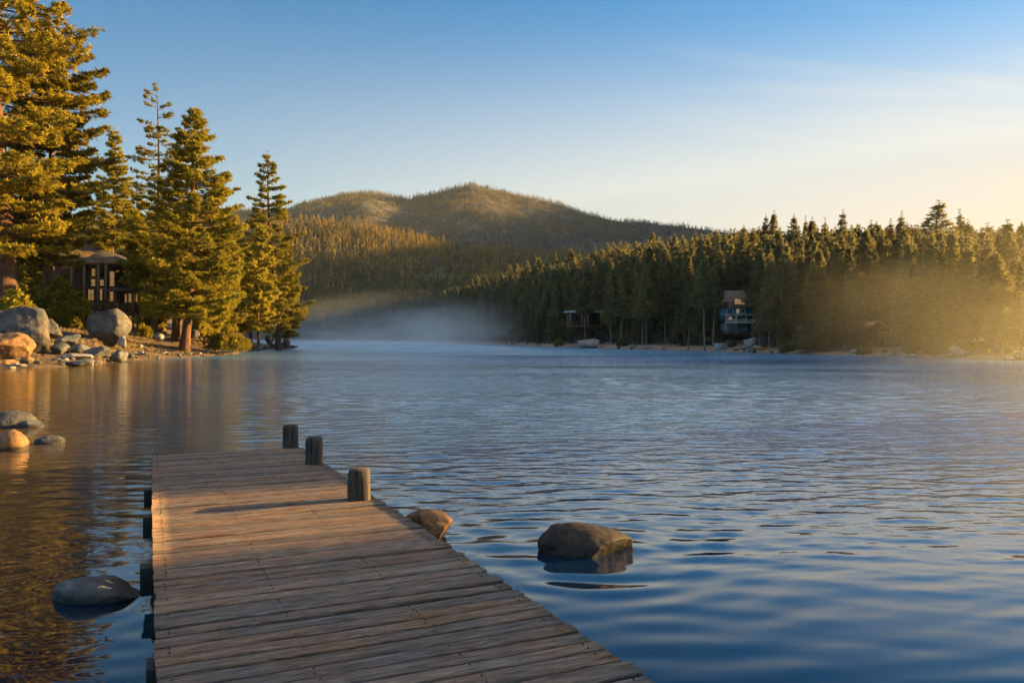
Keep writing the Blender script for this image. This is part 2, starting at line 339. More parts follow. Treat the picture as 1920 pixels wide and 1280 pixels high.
def terrain_h(x, y):
    """height of the land (m) at x, y; negative under the lake"""
    r = np.hypot(x, y); th = np.arctan2(x, y); a = np.degrees(th)
    px = 960 + F * np.tan(np.clip(th, -1.2, 1.0)); c = np.cos(np.clip(th, -1.2, 0.66))
    D = r * c
    r0 = shore_r(th, px) + 3.0 * fbm(x / 14, y / 14, 3, 3); D0 = r0 * c
    def z_at(py, DD): return CAMZ + (HOR - py) / F * DD
    g1 = z_at(I(px, [300, 560, 800, 960, 1050, 1150, 1250, 1350, 1450, 1600, 1760, 1920], [603, 602, 595, 578, 566, 551, 540, 530, 520, 520, 512, 528]), D0 + 110)
    h1 = z_at(I(px, [300, 560, 800, 1000, 1300], [560, 560, 556, 556, 560]), 640.)
    rg = z_at(I(px, [-600, 540, 640, 750, 850, 950, 1050, 1150, 1400], [420, 424, 436, 452, 478, 484, 490, 502, 530]), 900.)
    mt = z_at(I(px, KXC, KYM), 2000.)
    s = D - D0
    near = np.where(s < 0, np.maximum(s * 0.25, -2.0), np.where(s < 4, s * 0.16, 0.64 + (s - 4) * 0.05))
    k = np.clip((s - 8) / 102, 0, 1); k = k * k * (3 - 2 * k) * .55 + k * .45
    z = np.where(s < 8, near, 0.84 + (g1 - 0.84) * k)
    def seg(z, Da, Db, zb, za=None):
        t = np.clip((D - Da) / (Db - Da), 0, 1); t = t * t * (3 - 2 * t) * .5 + t * .5
        return np.where(D > Da, z_prev + (zb - z_prev) * t, z)
    Da = D0 + 110; z_prev = g1; z = seg(z, Da, 650., np.minimum(h1, h1)); z_prev = h1
    z = seg(z, 650., 900., rg); z_prev = rg
    z = seg(z, 900., 1200., rg - 14); z_prev = rg - 14
    t = np.clip((D - 1200) / 800., 0, 1); t2 = t ** 0.85
    z = np.where(D > 1200, z_prev + (mt - z_prev) * t2, z)
    t = np.clip((D - 2000) / 1600., 0, 1); z = np.where(D > 2000, mt * (1 - t) + 20 * t, z)
    rug = I(D, [0, 200, 650, 900, 1250, 1500, 1900, 2000, 2100], [0, 0.6, 7, 6, 10, 36, 30, 6, 20]) * np.clip(s / 30, 0, 1)
    z = z + rug * fbm(x / 150 + 7, y / 150, 4, 11) + np.clip((D - 1250) / 200, 0, 1) * 3 * (1 - np.abs(fbm(x / 45, y / 45, 3, 5)) * 2) * np.clip((2050 - D) / 100, 0.2, 1)
    # land to the right of the picture: low shore, a hill behind it and a long ridge running away north-east
    lo = np.where(r < r0, np.maximum((r - r0) * .25, -2), 0.15 * np.minimum(r - r0, 4) + 0.03 * np.clip(r - r0 - 4, 0, 200))
    al = I(r, [120, 230, 550, 1000, 1800, 4000, 6000], [2.0, 7.0, 8.0, 11.55, 12.3, 12.95, 12.8])
    w = I(a, [33.5, 37, 46, 50], [0, 1, 1, 0])
    rise = np.clip((r - 110) / 90, 0, 1)
    ridge = r * np.tan(np.radians(al)) * w * rise + I(r, [0, 200, 6000], [0, 3, 60]) * fbm(x / 90, y / 90, 3, 21)
    zr = np.maximum(lo, lo + ridge * 0.97)
    b = np.clip((a - 32.9) / 3.0, 0, 1); b = b * b * (3 - 2 * b)
    return z * (1 - b) + zr * b
def soil_mat(name, rocky=0.0):
    m, nt, p = new_mat(name); L = nt.links.new
    ge = N(nt, 'NewGeometry'); pos = ge.outputs['Position']
    n1 = noise_tex(nt, pos, 0.012, 6, 0.65); n2 = noise_tex(nt, pos, 0.25, 5, 0.7)
    n3 = noise_tex(nt, pos, 0.03, 7, 0.72, 0.3)
    r = ramp(nt, n2.outputs[0], [(0.3, (0.022, 0.02, 0.014)), (0.55, (0.04, 0.034, 0.022)), (0.75, (0.07, 0.055, 0.04))])
    rk = ramp(nt, n2.outputs[0], [(0.3, (0.08, 0.07, 0.065)), (0.7, (0.22, 0.185, 0.165))])
    sp = N(nt, 'SeparateXYZ'); L(pos, sp.inputs[0])
    mr = N(nt, 'MapRange'); mr.inputs[1].default_value = 70; mr.inputs[2].default_value = 200; mr.inputs[3].default_value = -0.12; mr.inputs[4].default_value = 0.03; L(sp.outputs[2], mr.inputs[0])
    ad = N(nt, 'Math', operation='ADD'); L(n3.outputs[0], ad.inputs[0]); L(mr.outputs[0], ad.inputs[1])
    f = ramp(nt, ad.outputs[0], [(0.59, (0, 0, 0)), (0.65, (1, 1, 1))])
    mx = N(nt, 'MixRGB'); L(f.outputs[0], mx.inputs[0]); L(r.outputs[0], mx.inputs[1]); L(rk.outputs[0], mx.inputs[2])
    zn = N(nt, 'Math', operation='MULTIPLY_ADD'); zn.inputs[1].default_value = -0.8; L(n2.outputs[0], zn.inputs[0]); L(sp.outputs[2], zn.inputs[2])
    zm = N(nt, 'MapRange'); zm.inputs[1].default_value = 0.15; zm.inputs[2].default_value = 0.5; zm.inputs[3].default_value = 1; zm.inputs[4].default_value = 0; L(zn.outputs[0], zm.inputs[0])
    sn = N(nt, 'MixRGB', Color2=(0.30, 0.21, 0.13, 1)); L(zm.outputs[0], sn.inputs[0]); L(mx.outputs[0], sn.inputs[1]); mx = sn
    L(mx.outputs[0], p.inputs['Base Color']); p.inputs['Roughness'].default_value = 0.95
    b = N(nt, 'Bump', Strength=0.6, Distance=3.0); L(n3.outputs[0], b.inputs['Height']); L(b.outputs[0], p.inputs['Normal'])
    return m
M['soil'] = soil_mat('hill_soil')
A = np.concatenate([np.linspace(-52, 33.0, 640), np.linspace(33.3, 84, 120)[0:]])
Rr = np.concatenate([np.geomspace(24, 900, 190), np.geomspace(912, 2150, 130), np.geomspace(2200, 7000, 26)])
ta, rr = np.meshgrid(R(1) * A, Rr, indexing='ij')
X = np.sin(ta) * rr; Y = np.cos(ta) * rr; Z = terrain_h(X, Y)
na, nr = X.shape
idx = np.arange(na * nr).reshape(na, nr)
fq = np.stack([idx[:-1, :-1], idx[:-1, 1:], idx[1:, 1:], idx[1:, :-1]], -1).reshape(-1, 4)
Zq = Z.ravel()[fq].max(1); keep = Zq > -1.9
terr = mesh_np('hills', np.stack([X, Y, Z], -1).reshape(-1, 3), fq[keep], M['soil'], smooth=True); tag(terr, kind='structure')

# ------------------------------------------------------------------ conifer builder
def conifer(seed, H, prof, cb=0.25, nbr=120, tufts=12, tl=0.4, tw=0.05, blades=10, droop=0.1, upturn=0.25, tr=0.3, lean=(0, 0), twig=0.35, whorl=5, inner=0.25, limb=True, dens=None, flat=0.35):
    """returns (trunk verts, quads), (crown verts, tris).  prof(t): crown radius at relative height t"""
    g = np.random.default_rng(seed)
    def axis(z): t = z / H; return np.stack([lean[0] * t + 0.012 * H * np.sin(t * 5 + seed), lean[1] * t + 0.008 * H * np.cos(t * 6 + seed), z], -1) - np.array([0, 0.008 * H * np.cos(seed), 0]) * 1.0 - np.array([0.012 * H * np.sin(seed), 0, 0])
    tb = MB(); zz = np.linspace(0, H, 16); rad = tr * (1 - zz / H) ** 0.85 + 0.008; rad[0] *= 1.5; rad[1] *= 1.05
    pth = axis(zz); pth[0, 2] = -0.6; tb.tube(pth, rad, 10)
    TP = []; TD = []; TS = []
    nw = max(1, nbr // whorl); hs = cb + (1 - cb) * (np.arange(nw) + g.uniform(0, .6, nw)) / nw
    for h in hs:
        if h > .985: continue
        a0 = g.uniform(0, 6.28)
        for k in range(whorl):
            t = np.clip(h + g.normal(0, .008), 0, .985)
            if dens is not None and g.uniform() > dens(t): continue
            az = a0 + k * 6.283 / whorl + g.normal(0, .35)
            Lb = prof(t) * g.choice([1.0, 0.78, 0.5, 1.15], p=[.42, .28, .18, .12]) * g.uniform(.78, 1.1)
            if Lb < 0.12: continue
            s = np.linspace(0, 1, 6); zc = -droop * s * Lb * (1.6 - t) + upturn * Lb * s ** 2.2
            if t > .82: zc = zc + (t - .82) * 2.6 * Lb * s
            d = np.array([math.cos(az), math.sin(az), 0]); side = np.array([-d[1], d[0], 0])
            wob = g.normal(0, .05) * Lb
            P = axis(np.array([t * H]))[0] + d * (s * Lb)[:, None] + side * (np.sin(s * 3) * wob)[:, None] + np.array([0, 0, 1.]) * zc[:, None]
            if limb: tb.tube(P, np.linspace(max(.022, tr * .2 * (1 - t * .7)) , .008, 6), 4)
            nt_ = max(2, int(tufts * (Lb / max(prof(max(cb, .35)), .3)) + .5))
            for q in range(nt_):
                u = inner + (1 - inner) * g.uniform() ** .75
                if q == 0: u = 1.0
                base = np.array([np.interp(u, s, P[:, i]) for i in range(3)])
                off = g.choice([-1, 1]) * twig * Lb * (1 - u * .72) * g.uniform(.1, 1.0) if q else 0
                fw = abs(off) * .6
                pt = base + side * off + d * fw + np.array([0, 0, g.uniform(-.02, .16) * (abs(off) + .1)])
                TP.append(pt); dd = d + side * (np.sign(off) * .7) + np.array([0, 0, .35]); TD.append(dd / np.linalg.norm(dd)); TS.append(g.uniform(.7, 1.2))
                if limb and q and abs(off) > .35 * tl and q % 3 == 0: tb.tube([base, pt], [.012, .006], 3)
    # the leader
    for z in np.linspace(.9, 1.0, 5): TP.append(axis(np.array([z * H]))[0]); TD.append(np.array([0, 0, 1.])); TS.append(.7)
    TP = np.array(TP); TD = np.array(TD); TS = np.array(TS); n = len(TP)
    D = g.normal(0, 1, (n, blades, 3)); D /= np.linalg.norm(D, axis=2)[..., None]
    D = D * np.array([1, 1, 1 - flat]) + TD[:, None] * .55 + np.array([0, 0, .22]); D /= np.linalg.norm(D, axis=2)[..., None]
    Lg = tl * TS[:, None] * g.uniform(.65, 1.1, (n, blades))
    S = np.cross(D, g.normal(0, 1, (n, blades, 3))); S /= np.linalg.norm(S, axis=2)[..., None] + 1e-9
    B = TP[:, None] + g.normal(0, .12 * tl, (n, blades, 3)); W_ = (tw * TS)[:, None, None]
    tip = B + D * Lg[..., None]; mid = B + D * (Lg * .45)[..., None]
    V = np.stack([B, mid + S * W_, tip, mid - S * W_], 2).reshape(-1, 3)
    i = np.arange(n * blades)[:, None] * 4
    return (np.concatenate(tb.V), np.array(tb.Q)), (V, np.concatenate([i, i + 1, i + 2, i + 3], 1))
def put_tree(name, spec, loc, label, group, mats=('needles', 'bark'), rz=0, cat='pine tree'):
    t, c = conifer(**spec)
    e = empty(name, loc, label, cat, group, rz)
    mesh_np('trunk', t[0], t[1], M[mats[1]], e, smooth=True)
    mesh_np('crown', c[0], c[1], M[mats[0]], e)
    return e
def cone(Rm, base=.0, p=.9, peak=.12, bot=.75):
    def f(t):
        t = (t - base) / (1 - base); t = min(max(t, 0), 1)
        up = (1 - t) ** p / (1 - peak) ** p
        return Rm * (up if t > peak else bot + (1 - bot) * t / peak)
    return f
def table(ts, rs): return lambda t: float(np.interp(t, ts, rs))

# ------------------------------------------------------------------ left bank
LX  = [-700, -300, 0, 60, 120, 180, 200, 260, 300, 340, 400, 440, 470, 500, 545, 556, 562]
LW  = [760, 712, 691, 690, 687, 684, 679, 674, 672, 670, 667, 664, 658, 655.5, 654.5, 652, 650]
def bank_h(x, y):
    px = 960 + F * x / y
    Dw = CAMZ * F / (I(px, LX, LW) - HOR) + 1.2 * fbm(x / 3.5, y / 3.5, 3, 40)
    s = y - Dw
    z = np.where(s < 0, np.maximum(s * .3, -1.2), I(s, [0, 1, 4, 9, 20, 35, 60, 120], [0, .22, .5, .95, 2.3, 4.3, 6.2, 10]))
    k = I(px, [150, 300, 400, 450, 555, 563], [1, .75, .5, .28, .2, .1]); z = np.where(s > 0, z * k + np.minimum(s, 1.2) * .12 * (1 - k), z)
    wd = I(px, [330, 400, 450, 500, 540, 556], [120, 60, 26, 20, 16, 9])
    z = np.where(s > wd, np.maximum(z - (s - wd) * .3, -1.3), z)
    z = np.where(px > 556, np.maximum(z - (px - 556) * .08, -1.3), z)
    return z + np.clip(s / 4, 0, 1) * (.22 * fbm(x / 3, y / 3, 4, 50))
gx = np.linspace(-620, 585, 520); gs = np.concatenate([np.linspace(-5, 30, 180), np.linspace(30.6, 125, 90)])
PX, SS = np.meshgrid(gx, gs, indexing='ij'); YY = CAMZ * F / (I(PX, LX, LW) - HOR) + SS; XX = (PX - 960) / F * YY
ZZ = bank_h(XX, YY); na, nr = XX.shape; idx = np.arange(na * nr).reshape(na, nr)
fq = np.stack([idx[:-1, :-1], idx[1:, :-1], idx[1:, 1:], idx[:-1, 1:]], -1).reshape(-1, 4)
def bank_mat():
    m, nt, p = new_mat('bank_earth'); L = nt.links.new; ge = N(nt, 'NewGeometry'); pos = ge.outputs['Position']
    n1 = noise_tex(nt, pos, .6, 6, .7, .4); n2 = noise_tex(nt, pos, 5, 5, .75)
    r = ramp(nt, n1.outputs[0], [(.32, (.035, .024, .015)), (.5, (.11, .07, .038)), (.68, (.22, .15, .085))])
    g = ramp(nt, n2.outputs[0], [(.35, (.55, .52, .5)), (.6, (1.2, 1.15, 1.1))])
    mu = N(nt, 'MixRGB', blend_type='MULTIPLY', Fac=1.0); L(r.outputs[0], mu.inputs[1]); L(g.outputs[0], mu.inputs[2])
    L(mu.outputs[0], p.inputs['Base Color']); p.inputs['Roughness'].default_value = .95
    b = N(nt, 'Bump', Strength=1.0, Distance=.15); L(n2.outputs[0], b.inputs['Height']); L(b.outputs[0], p.inputs['Normal']); return m
M['bank'] = bank_mat()
o = mesh_np('shore_bank', np.stack([XX, YY, ZZ], -1).reshape(-1, 3), fq, M['bank'], smooth=True); tag(o, kind='structure')
def bz(x, y): return float(bank_h(np.array([x]), np.array([y]))[0])
def tz(x, y): return float(terrain_h(np.array([x]), np.array([y]))[0])

# ------------------------------------------------------------------ rocks
def ico(n):
    import bmesh
    bm = bmesh.new(); bmesh.ops.create_icosphere(bm, subdivisions=n, radius=1.0)
    V = np.array([v.co[:] for v in bm.verts]); Fc = np.array([[v.index for v in f.verts] for f in bm.faces]); bm.free(); return V, Fc
ICO = {n: ico(n) for n in (2, 3, 4, 5)}
def rock_mesh(seed, size, rough=.18, cuts=5, sub=4, sharp=.95):
    V, Fc = ICO[sub]; V = V.copy(); g = np.random.default_rng(seed)
    for _ in range(cuts):          # broad flat facets
        n = g.normal(0, 1, 3); n /= np.linalg.norm(n); d = g.uniform(.5, .86); t = V @ n; k = t > d
        V[k] -= np.outer((t[k] - d) * sharp, n)
    off = g.uniform(0, 50, 3)
    dsp = np.array([mnoise.fractal(Vector(v * 1.1 + off), .9, 2.1, 4) + .25 * mnoise.fractal(Vector(v * 5 + off), 1.0, 2, 3) for v in V])
    V = V * (1 + rough * dsp)[:, None]
    V = V / np.abs(V).max(0)
    return V * np.array(size) / 2, Fc
def rock(name, seed, loc, size, mat, label=None, cat='rock', group=None, rz=0, rough=.18, cuts=5, sub=4, tilt=(0, 0), skew=0.0):
    V, Fc = rock_mesh(seed, size, rough, cuts, sub)
    V[:, 2] *= 1 - skew * np.clip(V[:, 0] / size[0] * 2 + .3, -.3, 1.2); V[:, 0] -= skew * .3 * V[:, 2] * size[0] / size[2] * .5
    o = mesh_np(name, V, Fc, M[mat], smooth=True, loc=loc); o.rotation_euler = (tilt[0], tilt[1], rz)
    if label: tag(o, label, cat, group)
    return o
# rocks standing in the water by the dock
x, y, _ = gnd(1100, 1036)
rock('lake_rock', 12, (x + .02, y + .12, .0), (.90, .66, .54), 'rock_near', 'dark domed rock standing alone in the blue water right of the dock', rz=.05, rough=.10, cuts=3, sub=5, skew=.25)
x, y, _ = gnd(794, 1016)
rock('lake_rock', 5, (x + .03, y + .12, .07), (.60, .34, .42), 'rock_warm', 'long rusty orange rock half hidden behind the right edge of the dock', rz=-.35, rough=.06, cuts=2, sub=5)
x, y, _ = gnd(165, 1128)
rock('lake_rock', 31, (x, y + .14, .02), (.62, .44, .34), 'rock_low', 'smooth grey rock in still water beside the near left side of the dock', rz=-.1, rough=.08, cuts=3, sub=5, skew=.3)
for i, (px, py, w, d, h, sd_, lab, mt) in enumerate([
    (6, 846, .55, .5, .60, 41, 'pale pinkish rock in the shallows cut by the left picture edge', 'rock_warm'),
    (84, 833, .50, .36, .26, 42, 'low flat dark rock barely above the shallow water', 'rock_low'),
    (10, 803, .95, .7, .62, 43, 'grey rounded rock in the shallows behind the pale pinkish one', 'rock_big'),
    (52, 802, .50, .4, .30, 44, 'small dark rock touching the grey rounded rock in the shallows', 'rock_low')]):
    x, y, _ = gnd(px, py); rock('lake_rock', sd_, (x, y + d * .35, h * .08), (w, d, h), mt, lab, rz=.3 * i, rough=.12, cuts=3)
# the boulders and rocks of the left bank  (px, py of its foot, depth, width px, height px)
def bank_rock(px, pyb, Y, wpx, hpx, seed, mat, lab, rz=0, cuts=5, rough=.12, dk=.9, tilt=(0, 0), sub=5, name='shore_rock', cat='rock', group=None):
    s = Y / F; x = (px - 960) * s; zb = CAMZ - (pyb - HOR) * s; h = hpx * s
    return rock(name, seed, (x, Y, zb + h * .5), (wpx * s, wpx * s * dk, h * 1.08), mat, lab, cat, group, rz, rough, cuts, sub, tilt)
bank_rock(199, 651, 72, 88, 74, 101, 'rock_big', 'huge round boulder below the lodge, dark on one side and sunlit on the other', rz=.5, cuts=12, rough=.10, name='boulder', cat='boulder')
bank_rock(50, 675, 58, 124, 98, 102, 'rock_big', 'largest grey speckled boulder on the left bank behind the orange boulder', rz=.3, cuts=11, rough=.12, name='boulder', cat='boulder', tilt=(0, .25))
bank_rock(-12, 660, 62, 100, 86, 107, 'rock_big', 'dark grey boulder cut by the picture edge behind the speckled one', rz=.9, cuts=11, rough=.12, name='boulder', cat='boulder')
bank_rock(14, 680, 52, 92, 58, 103, 'rock_warm', 'orange brown boulder at the left picture edge', rz=.1, cuts=5, rough=.12, name='boulder', cat='boulder')
bank_rock(8, 688, 50, 60, 17, 104, 'rock_warm', 'low orange rock at the waterline below the orange brown boulder', cuts=4)
bank_rock(52, 685, 50.5, 26, 17, 105, 'rock_warm', 'small orange rock at the foot of the speckled boulder', cuts=4)
bank_rock(98, 640, 66, 40, 42, 106, 'rock_big', 'dark boulder peeping out behind the speckled boulder', cuts=5)
BR = [(128, 655, 62, 48, 32, 'dark flat topped slab between the two big boulders'), (113, 668, 58, 36, 26, 'grey rock tucked against the right side of the speckled boulder'),
      (150, 664, 59, 46, 20, 'long blue grey slab sloping to the water between the boulders'), (145, 676, 56, 62, 14, 'flat pale slab stepping down to the water'),
      (183, 674, 58, 50, 27, 'rounded blue grey rock just below the round boulder'), (152, 687, 53, 46, 16, 'low pointed slab jutting into the lake'),
      (222, 678, 61, 40, 22, 'wedge shaped dark rock at the waterline below the round boulder'), (108, 683, 53.5, 30, 13, 'small flat rock at the foot of the speckled boulder near the water'),
      (122, 641, 70, 30, 14, 'small brown rock on the slope above the slabs'), (230, 656, 71, 16, 26, 'narrow sunlit rock leaning on the round boulder'),
      (298, 640, 82, 28, 17, 'pale sunlit rock on the slope left of the leaning pine'), (262, 652, 76, 14, 6, 'white stone on the golden slope'),
      (275, 658, 76, 12, 5, 'small white stone near the waterline below the slope'), (362, 634, 90, 24, 16, 'dark rock behind the foot of the leaning pine'),
      (398, 650, 88, 18, 15, 'sunlit rock right of the leaning pine'), (412, 656, 86, 14, 10, 'dark rock beside the golden bush'),
      (425, 657, 86, 8, 9, 'little white rock at the waterline by the golden bush'), (487, 656, 112, 11, 12, 'pale upright block at the foot of the slim pine'),
      (474, 653, 115, 22, 12, 'grey block left of the slim pine foot'), (505, 648, 122, 18, 20, 'tall grey rock between the two pines on the point'),
      (516, 652, 119, 24, 8, 'flat grey rock between the two pines on the point, close to the water'), (537, 650, 122, 16, 15, 'rounded grey rock right of the last pine on the point'),
      (549, 653, 120, 14, 6, 'outermost low rock at the tip of the point'), (528, 648, 124, 8, 6, 'small rusty rock against the last pine'),
      (460, 650, 116, 20, 10, 'grey rock behind the golden bush'), (452, 656, 108, 16, 5, 'low wet rock at the waterline before the point'),
      (496, 655, 116, 14, 6, 'small grey rock at the waterline of the point'), (245, 671, 66, 20, 8, 'low stone at the waterline right of the wedge rock')]
for i, (px, py, Y, w, h, lab) in enumerate(BR):
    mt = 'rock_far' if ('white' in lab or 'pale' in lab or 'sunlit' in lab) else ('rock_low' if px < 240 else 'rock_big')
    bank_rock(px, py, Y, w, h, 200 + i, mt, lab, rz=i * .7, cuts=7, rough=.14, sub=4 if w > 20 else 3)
AREAS = [(1040, 'at its left end'), (1180, 'around the pale roofed cabin'), (1300, 'behind the pale kayak'), (1420, 'around the teal and brown house'), (1560, 'left of the bare trunked pines'), (1700, 'around the long brown cabin'), (9999, 'in the golden mist')]
# scattered cobbles along the waterline
g = np.random.default_rng(3); protoR = []
def scatter_rocks(n, fpos, mats, label, group, name, zf, smin, smax):
    pr = []
    for i in range(n):
        x, y = fpos(i); s = g.uniform(smin, smax)
        if i < 5: o = rock(name, 400 + i + n, (0, 0, 0), (1, .8, .62), mats[i % len(mats)], 'x', group=group, sub=3, cuts=6, rough=.15); pr.append(o)
        else: o = pr[i % 5].copy(); COL.objects.link(o)
        px_ = 960 + F * x / y
        if isinstance(label, list):
            w_ = [t_ for (lim_, t_) in label if px_ < lim_][0]; sz_ = 'larger' if s > (smin + smax) / 2 else 'small'; tag(o, f'{sz_} {name.replace("_", " ")} {w_}', 'stone' if 'stone' in name else 'cobble', f'{sz_} {name.replace("_", " ")}s {w_}')
        o.location = (x, y, zf(x, y) + s * .12); o.rotation_euler = (0, 0, g.uniform(0, 6.28)); o.scale = (s * g.uniform(.8, 1.5), s, s * g.uniform(.7, 1.1))
def fp_left(i):
    px = g.uniform(-60, 552); Y = CAMZ * F / (I(px, LX, LW) - HOR) + g.uniform(-.4, 3.0) ** 1.0 * (1 if px < 240 else 1.6); return ((px - 960) / F * Y, Y)
scatter_rocks(150, fp_left, ['rock_low', 'rock_big', 'rock_far'], [(130, 'at the waterline below the orange and speckled boulders'), (240, 'at the waterline below the round boulder'), (345, 'on the beach left of the leaning pine'), (440, 'on the beach right of the leaning pine'), (9999, 'at the edge of the rocky point')], 'cobbles along the left bank', 'cobble', bz, .16, .6)
def fp_far(i):
    px = g.uniform(930, 1960); D = I(px, KX, KD0) + g.uniform(-.5, 9) ** 1.0; return ((px - 960) / F * D, D)
scatter_rocks(170, fp_far, ['rock_far', 'rock_far', 'rock_big', 'rock_far', 'rock_low'], [(q[0], 'at the far waterline, ' + (q[1] if q[0] > 1040 else 'left end of the forest')) for q in AREAS], 'rocks along the far shore', 'shore_stone', lambda x, y: max(tz(x, y), 0), .25, 1.15)
for (px, D, w, h, lab) in [(1795, 74, 1.7, 1.25, 'tall pale boulder, left one of the pair glowing in the golden mist'), (1812, 75.5, 2.1, 1.5, 'tall pale boulder, right one of the pair glowing in the golden mist'),
                        (1692, 80, 1.0, .8, 'bright white rock on the beach below the brown house'), (1757, 77, .9, .75, 'round pale rock alone on the misty beach'),
                        (1410, 104, 2.4, 1.6, 'grey boulder pile below the green house'), (1100, 139, 4.6, 2.2, 'broad bluish rock slab below the pale roofed house')]:
    x = (px - 960) / F * D; rock('shore_boulder', int(px), (x, D, max(tz(x, D), 0) + h * .3), (w, w * .8, h), 'rock_far', lab, 'boulder', sub=4, cuts=7, rough=.16)
# dry grass and litter on the bank: nobody could count it
g_ = np.random.default_rng(8); n_ = 9000; px_ = g_.uniform(-60, 545, n_); Yw = CAMZ * F / (I(px_, LX, LW) - HOR); Y_ = Yw + .8 + 24 * g_.uniform(size=n_) ** 1.3; x_ = (px_ - 960) / F * Y_; z_ = bank_h(x_, Y_)
k_ = (z_ > .25) & (fbm(x_ / 2.2, Y_ / 2.2, 3, 66) > -.12); x_, Y_, z_ = x_[k_], Y_[k_], z_[k_]; n_ = len(x_); K_ = 6
D_ = g_.normal(0, 1, (n_, K_, 3)) * [1, 1, .25] + [0, 0, .6]; D_ /= np.linalg.norm(D_, axis=2)[..., None]; S_ = np.cross(D_, g_.normal(0, 1, (n_, K_, 3))); S_ /= np.linalg.norm(S_, axis=2)[..., None]
L_ = g_.uniform(.08, .30, (n_, K_, 1)); B_ = np.stack([x_, Y_, z_ - .02], -1)[:, None] + g_.normal(0, .10, (n_, K_, 3)) * [1, 1, 0]
V_ = np.stack([B_ - S_ * .018, B_ + S_ * .018, B_ + D_ * L_ + S_ * .006, B_ + D_ * L_ - S_ * .006], 2).reshape(-1, 3); i_ = np.arange(n_ * K_)[:, None] * 4
o = mesh_np('dry_grass', V_, np.concatenate([i_, i_ + 1, i_ + 2, i_ + 3], 1), simple('dry_grass', (.26, .17, .06), .8, .5, 1.5)); tag(o, 'dry golden grass and fallen needles on the left bank', 'grass', kind='stuff')
# driftwood and fallen logs
for i, (px, py, Y, L_, rz, lab) in enumerate([(238, 664, 67, 3.2, -.15, 'bleached driftwood log on the sunlit slope below the round boulder'), (390, 662, 84, 5.0, .06, 'long driftwood log at the waterline right of the leaning pine'),
        (300, 669, 77, 3.4, .1, 'pale driftwood pole on the beach left of the leaning pine'), (1782, 663, 72, 3.0, .02, 'pale log lying on the misty far beach')]):
    x = (px - 960) / F * Y; z = max((bz if px < 600 else tz)(x, Y), 0.05) + .12
    s = np.linspace(-.5, .5, 7)[:, None] * L_; m = MB(); m.tube(np.concatenate([s * math.cos(rz), s * math.sin(rz) + .06 * np.sin(s * 3), .05 * np.cos(s * 4)], 1), np.linspace(.13, .07, 7), 8)
    o = m.build('driftwood_log', M['bark_grey'], smooth=True, loc=(x, Y, z)); tag(o, lab, 'log')

